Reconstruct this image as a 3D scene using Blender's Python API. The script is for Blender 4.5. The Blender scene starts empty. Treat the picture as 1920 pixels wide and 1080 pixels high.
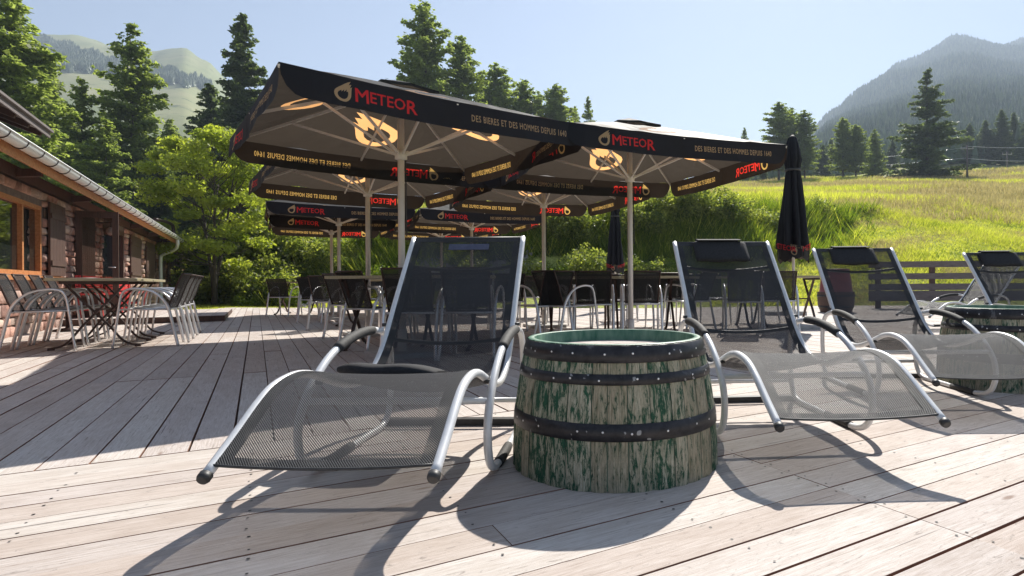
import bpy, math, random
import numpy as np
from mathutils import Vector, Matrix
from mathutils.geometry import delaunay_2d_cdt
PI = math.pi
rng = np.random.default_rng(7)
random.seed(7)
S = bpy.context.scene
COL = S.collection

# ------------------------------------------------------------------ camera
FPX, U0, VH, ROLL, CH = 1085.0, 1120.0, 532.0, 0.007, 0.74
cam = bpy.data.cameras.new('camera')
cam.sensor_width = 36.0
cam.lens = FPX / 1920 * 36.0
cam.shift_x = -(U0 - 960) / 1920
cam.shift_y = (VH - 540) / 1920
cam.clip_start = 0.05
cam.clip_end = 20000
camo = bpy.data.objects.new('camera', cam)
COL.objects.link(camo)
camo.matrix_world = Matrix.Translation((0, 0, CH)) @ Matrix.Rotation(math.radians(90), 4, 'X') @ Matrix.Rotation(-ROLL, 4, 'Z')
S.camera = camo

# ------------------------------------------------------------------ world, sun, exposure
SUN_AZ, SUN_EL = math.radians(19.2), math.radians(44.3)      # azimuth from +Y towards +X
w = bpy.data.worlds.new('World')
S.world = w
w.use_nodes = True
nt = w.node_tree
sky = nt.nodes.new('ShaderNodeTexSky')
sky.sky_type = 'NISHITA'
sky.sun_disc = False
sky.sun_elevation = SUN_EL
sky.sun_rotation = SUN_AZ
sky.altitude = 1600
sky.air_density = 0.78
sky.dust_density = 0.9
sky.ozone_density = 1.0
nt.nodes['Background'].inputs['Strength'].default_value = 0.056
nt.links.new(sky.outputs[0], nt.nodes['Background'].inputs['Color'])
sl = bpy.data.lights.new('sun', 'SUN')
sl.energy = 5.0
sl.angle = math.radians(0.5)
sl.color = (1.0, 0.95, 0.87)
so = bpy.data.objects.new('sun', sl)
COL.objects.link(so)
sd = Vector((math.sin(SUN_AZ) * math.cos(SUN_EL), math.cos(SUN_AZ) * math.cos(SUN_EL), math.sin(SUN_EL)))
so.rotation_euler = sd.to_track_quat('Z', 'Y').to_euler()
S.view_settings.view_transform = 'Standard'
S.view_settings.look = 'None'
S.view_settings.gamma = 1
S.view_settings.exposure = 1.15
S.render.engine = 'CYCLES'
S.cycles.transparent_max_bounces = 24
S.cycles.max_bounces = 6
S.cycles.volume_bounces = 0

# ------------------------------------------------------------------ helpers
def tag(o, label=None, cat=None, group=None, kind=None):
    if label: o['label'] = label
    if cat: o['category'] = cat
    if group: o['group'] = group
    if kind: o['kind'] = kind
    return o

def empty(name, loc=(0, 0, 0), rz=0.0, label=None, cat=None, group=None):
    o = bpy.data.objects.new(name, None)
    COL.objects.link(o)
    o.location = loc
    o.rotation_euler = (0, 0, rz)
    o.empty_display_size = 0.2
    return tag(o, label, cat, group)

def copy_tree(o, parent=None):
    c = o.copy()
    COL.objects.link(c)
    c.parent = parent
    for ch in list(o.children):
        copy_tree(ch, c)
    return c

def place(o, x, y, z=0.0, rz=0.0, sc=None, label=None):
    o.location = (x, y, z)
    o.rotation_euler = (0, 0, rz)
    if sc is not None:
        o.scale = (sc, sc, sc) if isinstance(sc, (int, float)) else sc
    if label: o['label'] = label
    return o

class MB:
    def __init__(s):
        s.v, s.f, s.m, s.sm, s.uv, s.a = [], [], [], [], {}, {}
    def vert(s, p):
        s.v.append(tuple(p)); return len(s.v) - 1
    def face(s, idx, m=0, smooth=False, uv=None, a=None):
        s.f.append(tuple(idx)); s.m.append(m); s.sm.append(smooth)
        k = len(s.f) - 1
        if uv is not None: s.uv[k] = uv
        if a is not None: s.a[k] = a
    def quad(s, a, b, c, d, m=0, smooth=False, uv=None, col=None):
        i = [s.vert(p) for p in (a, b, c, d)]
        s.face(i, m, smooth, uv, col)
    def hexa(s, p, m=0, a=None):      # p: 8 points, bottom 4 ccw, top 4 ccw
        i = [s.vert(q) for q in p]
        for f in ((3, 2, 1, 0), (4, 5, 6, 7), (0, 1, 5, 4), (1, 2, 6, 5), (2, 3, 7, 6), (3, 0, 4, 7)):
            s.face([i[k] for k in f], m, a=a)
    def box(s, x0, x1, y0, y1, z0, z1, m=0, M=None, a=None):
        p = [(x0, y0, z0), (x1, y0, z0), (x1, y1, z0), (x0, y1, z0), (x0, y0, z1), (x1, y0, z1), (x1, y1, z1), (x0, y1, z1)]
        if M: p = [M @ Vector(q) for q in p]
        s.hexa(p, m, a)
    def beam(s, a, b, w, h, m=0, up=(0, 0, 1)):
        a, b = Vector(a), Vector(b)
        d = (b - a).normalized(); u = Vector(up)
        r = d.cross(u)
        if r.length < 1e-4: r = d.cross(Vector((0, 1, 0)))
        r.normalize(); u = r.cross(d).normalized()
        r *= w / 2; u *= h / 2
        s.hexa([a - r - u, a + r - u, b + r - u, b - r - u, a - r + u, a + r + u, b + r + u, b - r + u], m)
    def tube(s, pts, r, m=0, n=10, cap=True, closed=False):
        pts = [Vector(p) for p in pts]
        rr = r if hasattr(r, '__len__') else [r] * len(pts)
        N = len(pts)
        T = []
        for i in range(N):
            if closed: d = pts[(i + 1) % N] - pts[i - 1]
            else: d = pts[min(i + 1, N - 1)] - pts[max(i - 1, 0)]
            T.append(d.normalized())
        up = Vector((0, 0, 1)) if abs(T[0].z) < 0.9 else Vector((1, 0, 0))
        X = T[0].cross(up).normalized()
        rings = []
        for i in range(N):
            X = (X - T[i] * X.dot(T[i])).normalized()
            Y = T[i].cross(X)
            rings.append([s.vert(pts[i] + (X * math.cos(2 * PI * k / n) + Y * math.sin(2 * PI * k / n)) * rr[i]) for k in range(n)])
        for i in range(N if closed else N - 1):
            A, B = rings[i], rings[(i + 1) % N]
            for k in range(n):
                s.face((A[k], A[(k + 1) % n], B[(k + 1) % n], B[k]), m, True)
        if cap and not closed:
            s.face(rings[0][::-1], m); s.face(rings[-1], m)
    def lathe(s, prof, n=32, m=0, smooth=True, c=(0, 0), flip=False):
        rings = [[s.vert((c[0] + r * math.cos(2 * PI * k / n), c[1] + r * math.sin(2 * PI * k / n), z)) for k in range(n)] for r, z in prof]
        for A, B in zip(rings, rings[1:]):
            for k in range(n):
                f = (A[k], A[(k + 1) % n], B[(k + 1) % n], B[k])
                s.face(f[::-1] if flip else f, m, smooth)
        return rings
    def arrays(s, V, F, m=0, smooth=False):
        b = len(s.v)
        s.v.extend(map(tuple, V)); s.f.extend(tuple(int(i) + b for i in f) for f in F)
        s.m.extend([m] * len(F)); s.sm.extend([smooth] * len(F))
    def build(s, name, mats, parent=None, world=True):
        me = bpy.data.meshes.new(name)
        off = Vector((0, 0, 0))
        if parent is not None and world:
            off = parent.location
            if parent.parent is not None: off = off + parent.parent.location
        V = [(x - off.x, y - off.y, z - off.z) for x, y, z in s.v] if off.length > 0 else s.v
        me.from_pydata(V, [], s.f)
        if not isinstance(mats, (list, tuple)): mats = [mats]
        for mt in mats: me.materials.append(mt)
        me.polygons.foreach_set('material_index', s.m)
        me.polygons.foreach_set('use_smooth', s.sm)
        if s.uv:
            ul = me.uv_layers.new(name='UVMap')
            for k, uv in s.uv.items():
                ls = me.polygons[k].loop_start
                for j, t in enumerate(uv): ul.data[ls + j].uv = t
        if s.a:
            at = me.attributes.new('rnd', 'FLOAT', 'FACE')
            arr = np.zeros(len(s.f), dtype=np.float32)
            for k, x in s.a.items(): arr[k] = x
            at.data.foreach_set('value', arr)
        me.update()
        o = bpy.data.objects.new(name, me)
        COL.objects.link(o)
        o.parent = parent
        return o

def mesh_np(name, V, F, mats, parent=None, mi=None, smooth=False, attr=None):
    """V (n,3), F (m,k) numpy arrays"""
    me = bpy.data.meshes.new(name)
    n, m, k = len(V), len(F), F.shape[1]
    me.vertices.add(n); me.vertices.foreach_set('co', np.ascontiguousarray(V, dtype=np.float32).ravel())
    me.loops.add(m * k); me.loops.foreach_set('vertex_index', np.ascontiguousarray(F, dtype=np.int32).ravel())
    me.polygons.add(m); me.polygons.foreach_set('loop_start', np.arange(0, m * k, k, dtype=np.int32))
    for mt in (mats if isinstance(mats, (list, tuple)) else [mats]): me.materials.append(mt)
    if mi is not None: me.polygons.foreach_set('material_index', mi.astype(np.int32))
    me.update(calc_edges=True)
    me.polygons.foreach_set('use_smooth', np.full(m, smooth))
    if attr is not None:
        at = me.attributes.new('rnd', 'FLOAT', 'FACE'); at.data.foreach_set('value', attr.astype(np.float32))
    o = bpy.data.objects.new(name, me)
    COL.objects.link(o); o.parent = parent
    return o

def catmull(pts, k=6):
    P = [Vector(p) for p in pts]
    P = [P[0] * 2 - P[1]] + P + [P[-1] * 2 - P[-2]]
    out = []
    for i in range(1, len(P) - 2):
        for j in range(k):
            t = j / k
            out.append(0.5 * ((2 * P[i]) + (-P[i - 1] + P[i + 1]) * t + (2 * P[i - 1] - 5 * P[i] + 4 * P[i + 1] - P[i + 2]) * t * t + (-P[i - 1] + 3 * P[i] - 3 * P[i + 1] + P[i + 2]) * t ** 3))
    out.append(P[-2])
    return out

# ------------------------------------------------------------------ materials
def mat(name, col=(0.5, 0.5, 0.5), rough=0.6, metal=0.0, spec=0.5):
    m = bpy.data.materials.new(name); m.use_nodes = True
    b = m.node_tree.nodes['Principled BSDF']
    b.inputs['Base Color'].default_value = (*col, 1)
    b.inputs['Roughness'].default_value = rough
    b.inputs['Metallic'].default_value = metal
    b.inputs['Specular IOR Level'].default_value = spec
    return m, m.node_tree, b

def N(t, ty, **kw):
    n = t.nodes.new(ty)
    for k, v in kw.items():
        if k in n.inputs: n.inputs[k].default_value = v
        else: setattr(n, k, v)
    return n

def ramp(t, fac, stops, interp='LINEAR'):
    r = t.nodes.new('ShaderNodeValToRGB'); r.color_ramp.interpolation = interp
    e = r.color_ramp.elements
    e[0].position, e[0].color = stops[0][0], (*stops[0][1], 1)
    e[1].position, e[1].color = stops[-1][0], (*stops[-1][1], 1)
    for p, c in stops[1:-1]:
        x = e.new(p); x.color = (*c, 1)
    if fac is not None: t.links.new(fac, r.inputs[0])
    return r

def mapped(t, scale=(1, 1, 1), src='Object'):
    tc = t.nodes.new('ShaderNodeTexCoord'); mp = t.nodes.new('ShaderNodeMapping')
    mp.inputs['Scale'].default_value = scale
    t.links.new(tc.outputs[src], mp.inputs[0])
    return mp.outputs[0]

def noise(t, vec, scale=5, detail=4, rough=0.55, dist=0.0):
    n = N(t, 'ShaderNodeTexNoise', Scale=scale, Detail=detail, Roughness=rough, Distortion=dist)
    if vec is not None: t.links.new(vec, n.inputs['Vector'])
    return n.outputs['Fac']

def mixcol(t, fac, a, b, mode='MIX'):
    m = t.nodes.new('ShaderNodeMixRGB'); m.blend_type = mode
    for sock, v in ((m.inputs[0], fac), (m.inputs[1], a), (m.inputs[2], b)):
        if isinstance(v, (int, float)): sock.default_value = v
        elif isinstance(v, tuple): sock.default_value = (*v, 1)
        else: t.links.new(v, sock)
    return m.outputs[0]

def math_(t, op, a, b=0.0, c=None):
    m = t.nodes.new('ShaderNodeMath'); m.operation = op
    for i, v in enumerate((a, b) if c is None else (a, b, c)):
        if isinstance(v, (int, float)): m.inputs[i].default_value = v
        else: t.links.new(v, m.inputs[i])
    return m.outputs[0]

def bump(t, b, h, strength=0.3, dist=0.01):
    n = N(t, 'ShaderNodeBump', Strength=strength, Distance=dist)
    t.links.new(h, n.inputs['Height']); t.links.new(n.outputs[0], b.inputs['Normal'])

def attr(t, name='rnd'):
    a = t.nodes.new('ShaderNodeAttribute'); a.attribute_name = name
    return a.outputs['Fac']

def noisy(name, c1, c2, scale=6, rough=0.6, metal=0.0, bs=0.2, bd=0.01, stretch=(1, 1, 1), spec=0.5, detail=5):
    m, t, b = mat(name, c1, rough, metal, spec)
    v = mapped(t, stretch)
    n = noise(t, v, scale, detail)
    t.links.new(ramp(t, n, [(0.3, c1), (0.7, c2)]).outputs[0], b.inputs['Base Color'])
    if bs: bump(t, b, n, bs, bd)
    return m

# weathered deck boards: UV.x runs along the board (m), UV.y across, rnd one value per board
def deck_mat():
    m, t, b = mat('weathered_wood', (0.4, 0.38, 0.35), 0.75, spec=0.25)
    uv = t.nodes.new('ShaderNodeUVMap')
    r = attr(t)
    mp = N(t, 'ShaderNodeMapping'); mp.inputs['Scale'].default_value = (3.2, 62, 1)
    t.links.new(uv.outputs[0], mp.inputs[0])
    cmb = t.nodes.new('ShaderNodeCombineXYZ')
    t.links.new(math_(t, 'MULTIPLY', r, 37.0), cmb.inputs[0]); t.links.new(math_(t, 'MULTIPLY', r, 91.0), cmb.inputs[1])
    t.links.new(cmb.outputs[0], mp.inputs['Location'])
    grain = noise(t, mp.outputs[0], 2.0, 10, 0.74, 1.1)
    mp2 = N(t, 'ShaderNodeMapping'); mp2.inputs['Scale'].default_value = (1.6, 5, 1)
    t.links.new(uv.outputs[0], mp2.inputs[0]); t.links.new(cmb.outputs[0], mp2.inputs['Location'])
    blot = noise(t, mp2.outputs[0], 1.4, 6, 0.65, 0.6)
    base = ramp(t, grain, [(0.28, (0.20, 0.16, 0.135)), (0.40, (0.50, 0.45, 0.405)), (0.56, (0.635, 0.60, 0.565)), (0.8, (0.70, 0.68, 0.655))]).outputs[0]
    base = mixcol(t, math_(t, 'MULTIPLY', ramp(t, blot, [(0.45, (0, 0, 0)), (0.72, (1, 1, 1))]).outputs[0], 0.55), base, (0.43, 0.37, 0.32))
    # per-board tint
    tint = ramp(t, r, [(0.0, (0.82, 0.74, 0.70)), (0.3, (0.96, 0.91, 0.88)), (0.55, (1.0, 0.98, 0.96)), (0.8, (0.93, 0.88, 0.87)), (1.0, (0.84, 0.80, 0.79))]).outputs[0]
    base = mixcol(t, 1.0, base, tint, 'MULTIPLY')
    # grey-black stains and knots
    mp3 = N(t, 'ShaderNodeMapping'); mp3.inputs['Scale'].default_value = (4.0, 14, 1)
    t.links.new(uv.outputs[0], mp3.inputs[0]); t.links.new(cmb.outputs[0], mp3.inputs['Location'])
    st = noise(t, mp3.outputs[0], 2.4, 7, 0.75, 1.5)
    base = mixcol(t, math_(t, 'MULTIPLY', ramp(t, st, [(0.59, (0, 0, 0)), (0.66, (1, 1, 1))]).outputs[0], 0.72), base, (0.24, 0.205, 0.18))
    vk = N(t, 'ShaderNodeTexVoronoi', Scale=1.0)
    mp4 = N(t, 'ShaderNodeMapping'); mp4.inputs['Scale'].default_value = (1.5, 5.5, 1)
    t.links.new(uv.outputs[0], mp4.inputs[0]); t.links.new(cmb.outputs[0], mp4.inputs['Location'])
    t.links.new(mp4.outputs[0], vk.inputs['Vector'])
    kn = ramp(t, vk.outputs['Distance'], [(0.03, (1, 1, 1)), (0.075, (0, 0, 0))]).outputs[0]
    base = mixcol(t, math_(t, 'MULTIPLY', kn, 0.75), base, (0.20, 0.12, 0.08))
    # faint cracks
    mp5 = N(t, 'ShaderNodeMapping'); mp5.inputs['Scale'].default_value = (0.9, 60, 1)
    t.links.new(uv.outputs[0], mp5.inputs[0]); t.links.new(cmb.outputs[0], mp5.inputs['Location'])
    ck = noise(t, mp5.outputs[0], 1.1, 3, 0.5, 0.3)
    ckm = ramp(t, ck, [(0.69, (0, 0, 0)), (0.73, (1, 1, 1))]).outputs[0]
    base = mixcol(t, math_(t, 'MULTIPLY', ckm, 0.7), base, (0.09, 0.075, 0.065))
    t.links.new(base, b.inputs['Base Color'])
    h = math_(t, 'SUBTRACT', grain, math_(t, 'MULTIPLY', ckm, 0.8))
    bump(t, b, h, 0.45, 0.006)
    return m

def sling_mat(name, c=(0.045, 0.046, 0.05), period=0.0055, open_=0.34, sheen=0.0):
    """woven mesh fabric: threads as a diffuse/glossy mix, holes transparent"""
    m, t, b = mat(name, c, 0.55, 0, 0.5)
    out = t.nodes['Material Output']
    uv = t.nodes.new('ShaderNodeUVMap'); sep = t.nodes.new('ShaderNodeSeparateXYZ')
    t.links.new(uv.outputs[0], sep.inputs[0])
    k = 2 * PI / period
    sx = math_(t, 'SINE', math_(t, 'MULTIPLY', sep.outputs[0], k))
    sy = math_(t, 'SINE', math_(t, 'MULTIPLY', sep.outputs[1], k))
    pr = math_(t, 'MULTIPLY', sx, sy)
    hole = math_(t, 'GREATER_THAN', pr, open_)
    tr = t.nodes.new('ShaderNodeBsdfTransparent')
    ms = t.nodes.new('ShaderNodeMixShader')
    t.links.new(hole, ms.inputs[0]); t.links.new(b.outputs[0], ms.inputs[1]); t.links.new(tr.outputs[0], ms.inputs[2])
    t.links.new(ms.outputs[0], out.inputs[0])
    v = noise(t, mapped(t), 3, 3)
    t.links.new(ramp(t, v, [(0.35, c), (0.7, tuple(x * 1.5 for x in c))]).outputs[0], b.inputs['Base Color'])
    bump(t, b, pr, 1.0, 0.0035)
    return m

def cloth_mat(name, c1, c2, trans=(0.1, 0.08, 0.06), tf=0.5, rough=0.7):
    m, t, b = mat(name, c1, rough, 0, 0.35)
    out = t.nodes['Material Output']
    v = noise(t, mapped(t), 2.5, 5)
    t.links.new(ramp(t, v, [(0.3, c1), (0.75, c2)]).outputs[0], b.inputs['Base Color'])
    tl = N(t, 'ShaderNodeBsdfTranslucent'); tl.inputs[0].default_value = (*trans, 1)
    ms = t.nodes.new('ShaderNodeMixShader'); ms.inputs[0].default_value = tf
    t.links.new(b.outputs[0], ms.inputs[1]); t.links.new(tl.outputs[0], ms.inputs[2])
    t.links.new(ms.outputs[0], out.inputs[0])
    return m

def leaf_mat(name, c1, c2, tr, tf=0.45, scale=0.35, rough=0.5):
    m, t, b = mat(name, c1, rough, 0, 0.3)
    out = t.nodes['Material Output']
    g = t.nodes.new('ShaderNodeNewGeometry')
    n = noise(t, g.outputs['Position'], scale, 3)
    a = attr(t)
    f = math_(t, 'ADD', math_(t, 'MULTIPLY', n, 0.6), math_(t, 'MULTIPLY', a, 0.4))
    cr = ramp(t, f, [(0.3, c1), (0.72, c2)]).outputs[0]
    t.links.new(cr, b.inputs['Base Color'])
    tl = N(t, 'ShaderNodeBsdfTranslucent')
    t.links.new(mixcol(t, 1.0, cr, tr, 'MULTIPLY'), tl.inputs[0])
    ms = t.nodes.new('ShaderNodeMixShader'); ms.inputs[0].default_value = tf
    t.links.new(b.outputs[0], ms.inputs[1]); t.links.new(tl.outputs[0], ms.inputs[2])
    t.links.new(ms.outputs[0], out.inputs[0])
    return m

M = {}
M['deck'] = deck_mat()
M['deck_side'] = noisy('cut_wood_edge', (0.20, 0.10, 0.065), (0.30, 0.165, 0.11), 14, 0.8)
M['screw'] = mat('screw_head', (0.03, 0.028, 0.026), 0.5, 0.3)[0]
M['tube'] = noisy('powder_coated_tube', (0.66, 0.67, 0.68), (0.76, 0.76, 0.76), 25, 0.36, 0.15, 0.02, 0.001)
M['alu'] = noisy('aluminium_tube', (0.70, 0.70, 0.71), (0.80, 0.80, 0.80), 30, 0.30, 0.55, 0.02, 0.001)
M['foam'] = noisy('black_foam', (0.022, 0.021, 0.02), (0.05, 0.048, 0.045), 60, 0.75, 0, 0.35, 0.002)
M['plastic'] = noisy('black_plastic', (0.02, 0.02, 0.02), (0.045, 0.045, 0.045), 40, 0.5, 0, 0.05, 0.001)
M['sling'] = sling_mat('woven_sling', (0.034, 0.035, 0.041), 0.0078, 0.44)
M['hem'] = sling_mat('woven_hem', (0.032, 0.033, 0.037), 0.0074, 0.72)
M['chair_mesh'] = sling_mat('chair_mesh', (0.016, 0.015, 0.015), 0.006, 0.70)
M['pillow'] = noisy('pillow_cloth', (0.010, 0.010, 0.012), (0.024, 0.024, 0.028), 90, 0.85, 0, 0.4, 0.002)
M['strap'] = noisy('strap_cloth', (0.05, 0.055, 0.10), (0.08, 0.085, 0.14), 40, 0.5)
M['canopy'] = cloth_mat('canopy_cloth', (0.026, 0.025, 0.025), (0.042, 0.040, 0.038), (0.070, 0.054, 0.040), 0.37, 0.6)
M['valance'] = cloth_mat('valance_cloth', (0.008, 0.009, 0.014), (0.014, 0.015, 0.021), (0.034, 0.022, 0.014), 0.35, 0.6)
M['flame_print'] = cloth_mat('flame_print', (0.42, 0.34, 0.27), (0.50, 0.41, 0.33), (1.0, 0.50, 0.18), 0.66)
M['cream_print'] = cloth_mat('cream_print', (0.36, 0.30, 0.22), (0.42, 0.35, 0.26), (0.85, 0.52, 0.13), 0.5)
M['red_print'] = cloth_mat('red_print', (0.62, 0.025, 0.04), (0.70, 0.035, 0.05), (1.0, 0.05, 0.03), 0.52)
M['pole'] = noisy('cream_metal', (0.64, 0.60, 0.55), (0.72, 0.68, 0.63), 8, 0.45, 0.1, 0.02, 0.001)
M['table_top'] = noisy('table_top', (0.36, 0.31, 0.19), (0.46, 0.40, 0.26), 12, 0.45, 0, 0.05, 0.002, (1, 8, 1))
M['dark_metal'] = noisy('brown_painted_metal', (0.035, 0.018, 0.014), (0.06, 0.03, 0.022), 18, 0.45, 0.2, 0.05, 0.001)
M['zinc'] = noisy('zinc_gutter', (0.66, 0.68, 0.68), (0.78, 0.79, 0.79), 3, 0.45, 0.1, 0.05, 0.004)
M['orange_wood'] = noisy('varnished_wood', (0.40, 0.145, 0.045), (0.58, 0.26, 0.10), 5, 0.5, 0, 0.25, 0.006, (6, 1, 6))
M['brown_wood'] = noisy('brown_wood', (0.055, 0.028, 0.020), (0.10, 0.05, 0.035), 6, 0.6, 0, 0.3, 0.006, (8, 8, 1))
M['grey_wood'] = noisy('grey_fence_wood', (0.10, 0.085, 0.085), (0.20, 0.17, 0.165), 5, 0.8, 0, 0.4, 0.01, (1, 8, 12))
M['roof_tile'] = noisy('roof_shingle', (0.17, 0.14, 0.125), (0.34, 0.29, 0.26), 9, 0.85, 0, 0.6, 0.02)
M['red_paint'] = noisy('red_paint', (0.50, 0.03, 0.035), (0.62, 0.06, 0.06), 7, 0.45)
M['maroon'] = noisy('maroon_paint', (0.20, 0.04, 0.045), (0.28, 0.07, 0.07), 7, 0.5)
M['bark'] = noisy('bark', (0.055, 0.042, 0.033), (0.13, 0.105, 0.085), 9, 0.9, 0, 0.8, 0.03, (3, 3, 0.6))
M['white_glass'] = mat('white_glass', (0.75, 0.75, 0.72), 0.15)[0]
M['rock'] = noisy('rock', (0.24, 0.23, 0.21), (0.42, 0.40, 0.37), 3, 0.9, 0, 0.7, 0.05)
M['concrete'] = noisy('concrete', (0.34, 0.33, 0.31), (0.46, 0.45, 0.43), 6, 0.85, 0, 0.4, 0.01)
def glass():
    m, t, b = mat('window_glass', (0.015, 0.018, 0.016), 0.03, 0, 0.9)
    return m
M['glass'] = glass()
def clear_glass():
    m, t, b = mat('clear_glass', (0.9, 0.9, 0.9), 0.02)
    out = t.nodes['Material Output']
    tr = N(t, 'ShaderNodeBsdfTransparent'); tr.inputs[0].default_value = (0.55, 0.52, 0.50, 1)
    gl = N(t, 'ShaderNodeBsdfGlossy', Roughness=0.03)
    lw = N(t, 'ShaderNodeFresnel', IOR=1.5)
    ms = t.nodes.new('ShaderNodeMixShader')
    t.links.new(lw.outputs[0], ms.inputs[0]); t.links.new(tr.outputs[0], ms.inputs[1]); t.links.new(gl.outputs[0], ms.inputs[2])
    t.links.new(ms.outputs[0], out.inputs[0])
    return m
M['clear_glass'] = clear_glass()

def stone_mat():
    m, t, b = mat('rubble_stone', (0.4, 0.3, 0.25), 0.85, 0, 0.3)
    r = attr(t)
    v = mapped(t)
    n = noise(t, v, 7, 8, 0.65)
    c = ramp(t, r, [(0.0, (0.24, 0.15, 0.13)), (0.3, (0.50, 0.28, 0.22)), (0.55, (0.58, 0.36, 0.29)), (0.8, (0.44, 0.35, 0.31)), (1.0, (0.62, 0.48, 0.40))]).outputs[0]
    c = mixcol(t, 1.0, c, ramp(t, n, [(0.3, (0.55, 0.52, 0.5)), (0.65, (1.1, 1.08, 1.05))]).outputs[0], 'MULTIPLY')
    t.links.new(c, b.inputs['Base Color'])
    bump(t, b, n, 0.8, 0.04)
    return m
M['stone'] = stone_mat()
M['mortar'] = noisy('mortar', (0.13, 0.10, 0.085), (0.22, 0.175, 0.15), 9, 0.95, 0, 0.5, 0.02)

def stave_mat():
    m, t, b = mat('flaking_green_paint', (0.3, 0.3, 0.25), 0.7, 0, 0.35)
    uv = t.nodes.new('ShaderNodeUVMap')          # x around (m), y height (m)
    r = attr(t)
    mp = N(t, 'ShaderNodeMapping'); mp.inputs['Scale'].default_value = (95, 3.2, 1)
    t.links.new(uv.outputs[0], mp.inputs[0])
    g = noise(t, mp.outputs[0], 2.6, 10, 0.78, 0.25)
    wood = ramp(t, g, [(0.30, (0.07, 0.05, 0.03)), (0.41, (0.30, 0.26, 0.18)), (0.54, (0.56, 0.51, 0.40)), (0.75, (0.72, 0.68, 0.58))]).outputs[0]
    mp2 = N(t, 'ShaderNodeMapping'); mp2.inputs['Scale'].default_value = (34, 7.5, 1)
    t.links.new(uv.outputs[0], mp2.inputs[0])
    c2 = t.nodes.new('ShaderNodeCombineXYZ'); t.links.new(math_(t, 'MULTIPLY', r, 7.0), c2.inputs[2]); t.links.new(c2.outputs[0], mp2.inputs['Location'])
    p = noise(t, mp2.outputs[0], 1.9, 12, 0.80, 0.5)
    p = math_(t, 'ADD', p, math_(t, 'MULTIPLY', math_(t, 'SUBTRACT', r, 0.5), 0.10))
    paint = ramp(t, g, [(0.3, (0.010, 0.050, 0.028)), (0.6, (0.020, 0.10, 0.052)), (0.8, (0.09, 0.18, 0.12))]).outputs[0]
    m1 = ramp(t, p, [(0.50, (0, 0, 0)), (0.545, (1, 1, 1))]).outputs[0]
    tint = ramp(t, p, [(0.38, (0, 0, 0)), (0.52, (1, 1, 1))]).outputs[0]
    wood = mixcol(t, math_(t, 'MULTIPLY', tint, 0.5), wood, (0.10, 0.17, 0.10))
    col = mixcol(t, m1, wood, paint)
    col = mixcol(t, 1.0, col, ramp(t, r, [(0.0, (0.72, 0.68, 0.62)), (0.5, (1.0, 1.0, 1.0)), (1.0, (0.86, 0.88, 0.84))]).outputs[0], 'MULTIPLY')
    t.links.new(col, b.inputs['Base Color'])
    bump(t, b, math_(t, 'ADD', g, math_(t, 'MULTIPLY', m1, 0.4)), 0.6, 0.004)
    return m
M['stave'] = stave_mat()
M['green_in'] = noisy('green_paint_inside', (0.012, 0.10, 0.055), (0.16, 0.27, 0.19), 9, 0.5, 0, 0.3, 0.004, (3, 3, 1))
def hoop_mat():
    m, t, b = mat('black_iron_hoop', (0.02, 0.02, 0.022), 0.42, 0.25, 0.5)
    v = mapped(t)
    n = noise(t, v, 22, 6, 0.7)
    s = N(t, 'ShaderNodeTexNoise', Scale=38.0, Detail=2.0, Roughness=0.4); t.links.new(v, s.inputs['Vector'])
    c = ramp(t, n, [(0.35, (0.010, 0.010, 0.012)), (0.6, (0.032, 0.030, 0.034)), (0.8, (0.06, 0.045, 0.04))]).outputs[0]
    c = mixcol(t, ramp(t, s.outputs['Fac'], [(0.70, (0, 0, 0)), (0.73, (1, 1, 1))]).outputs[0], c, (0.30, 0.30, 0.30))
    n2 = noise(t, v, 7, 4, 0.6, 1.0)
    c = mixcol(t, math_(t, 'MULTIPLY', ramp(t, n2, [(0.66, (0, 0, 0)), (0.70, (1, 1, 1))]).outputs[0], 0.5), c, (0.20, 0.20, 0.21))
    t.links.new(c, b.inputs['Base Color'])
    bump(t, b, n, 0.35, 0.003)
    return m
M['hoop'] = hoop_mat()

def ground_mat():
    m, t, b = mat('meadow_soil', (0.1, 0.12, 0.04), 0.95, 0, 0.1)
    g = t.nodes.new('ShaderNodeNewGeometry')
    n1 = noise(t, g.outputs['Position'], 0.06, 6, 0.6)
    n2 = noise(t, g.outputs['Position'], 1.3, 6, 0.7)
    n3 = noise(t, g.outputs['Position'], 14.0, 4, 0.7)
    green = ramp(t, n2, [(0.3, (0.24, 0.28, 0.06)), (0.55, (0.42, 0.46, 0.13)), (0.8, (0.58, 0.57, 0.24))]).outputs[0]
    straw = ramp(t, n2, [(0.3, (0.28, 0.26, 0.12)), (0.6, (0.43, 0.39, 0.21)), (0.85, (0.55, 0.50, 0.32))]).outputs[0]
    mp = N(t, 'ShaderNodeMapping'); mp.inputs['Scale'].default_value = (0.35, 1.0, 1)
    t.links.new(g.outputs['Position'], mp.inputs[0])
    n4 = noise(t, mp.outputs[0], 0.11, 5, 0.6)
    sep = t.nodes.new('ShaderNodeSeparateXYZ'); t.links.new(g.outputs['Position'], sep.inputs[0])
    far = N(t, 'ShaderNodeMapRange'); far.inputs['From Min'].default_value = 24; far.inputs['From Max'].default_value = 42
    t.links.new(sep.outputs[1], far.inputs['Value'])
    f = math_(t, 'MULTIPLY', far.outputs[0], ramp(t, n4, [(0.36, (0, 0, 0)), (0.56, (1, 1, 1))]).outputs[0])
    c = mixcol(t, f, green, straw)
    c = mixcol(t, 1.0, c, ramp(t, n3, [(0.3, (0.6, 0.6, 0.6)), (0.7, (1.2, 1.2, 1.2))]).outputs[0], 'MULTIPLY')
    t.links.new(c, b.inputs['Base Color'])
    bump(t, b, n3, 0.6, 0.1)
    return m
M['ground'] = ground_mat()
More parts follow.
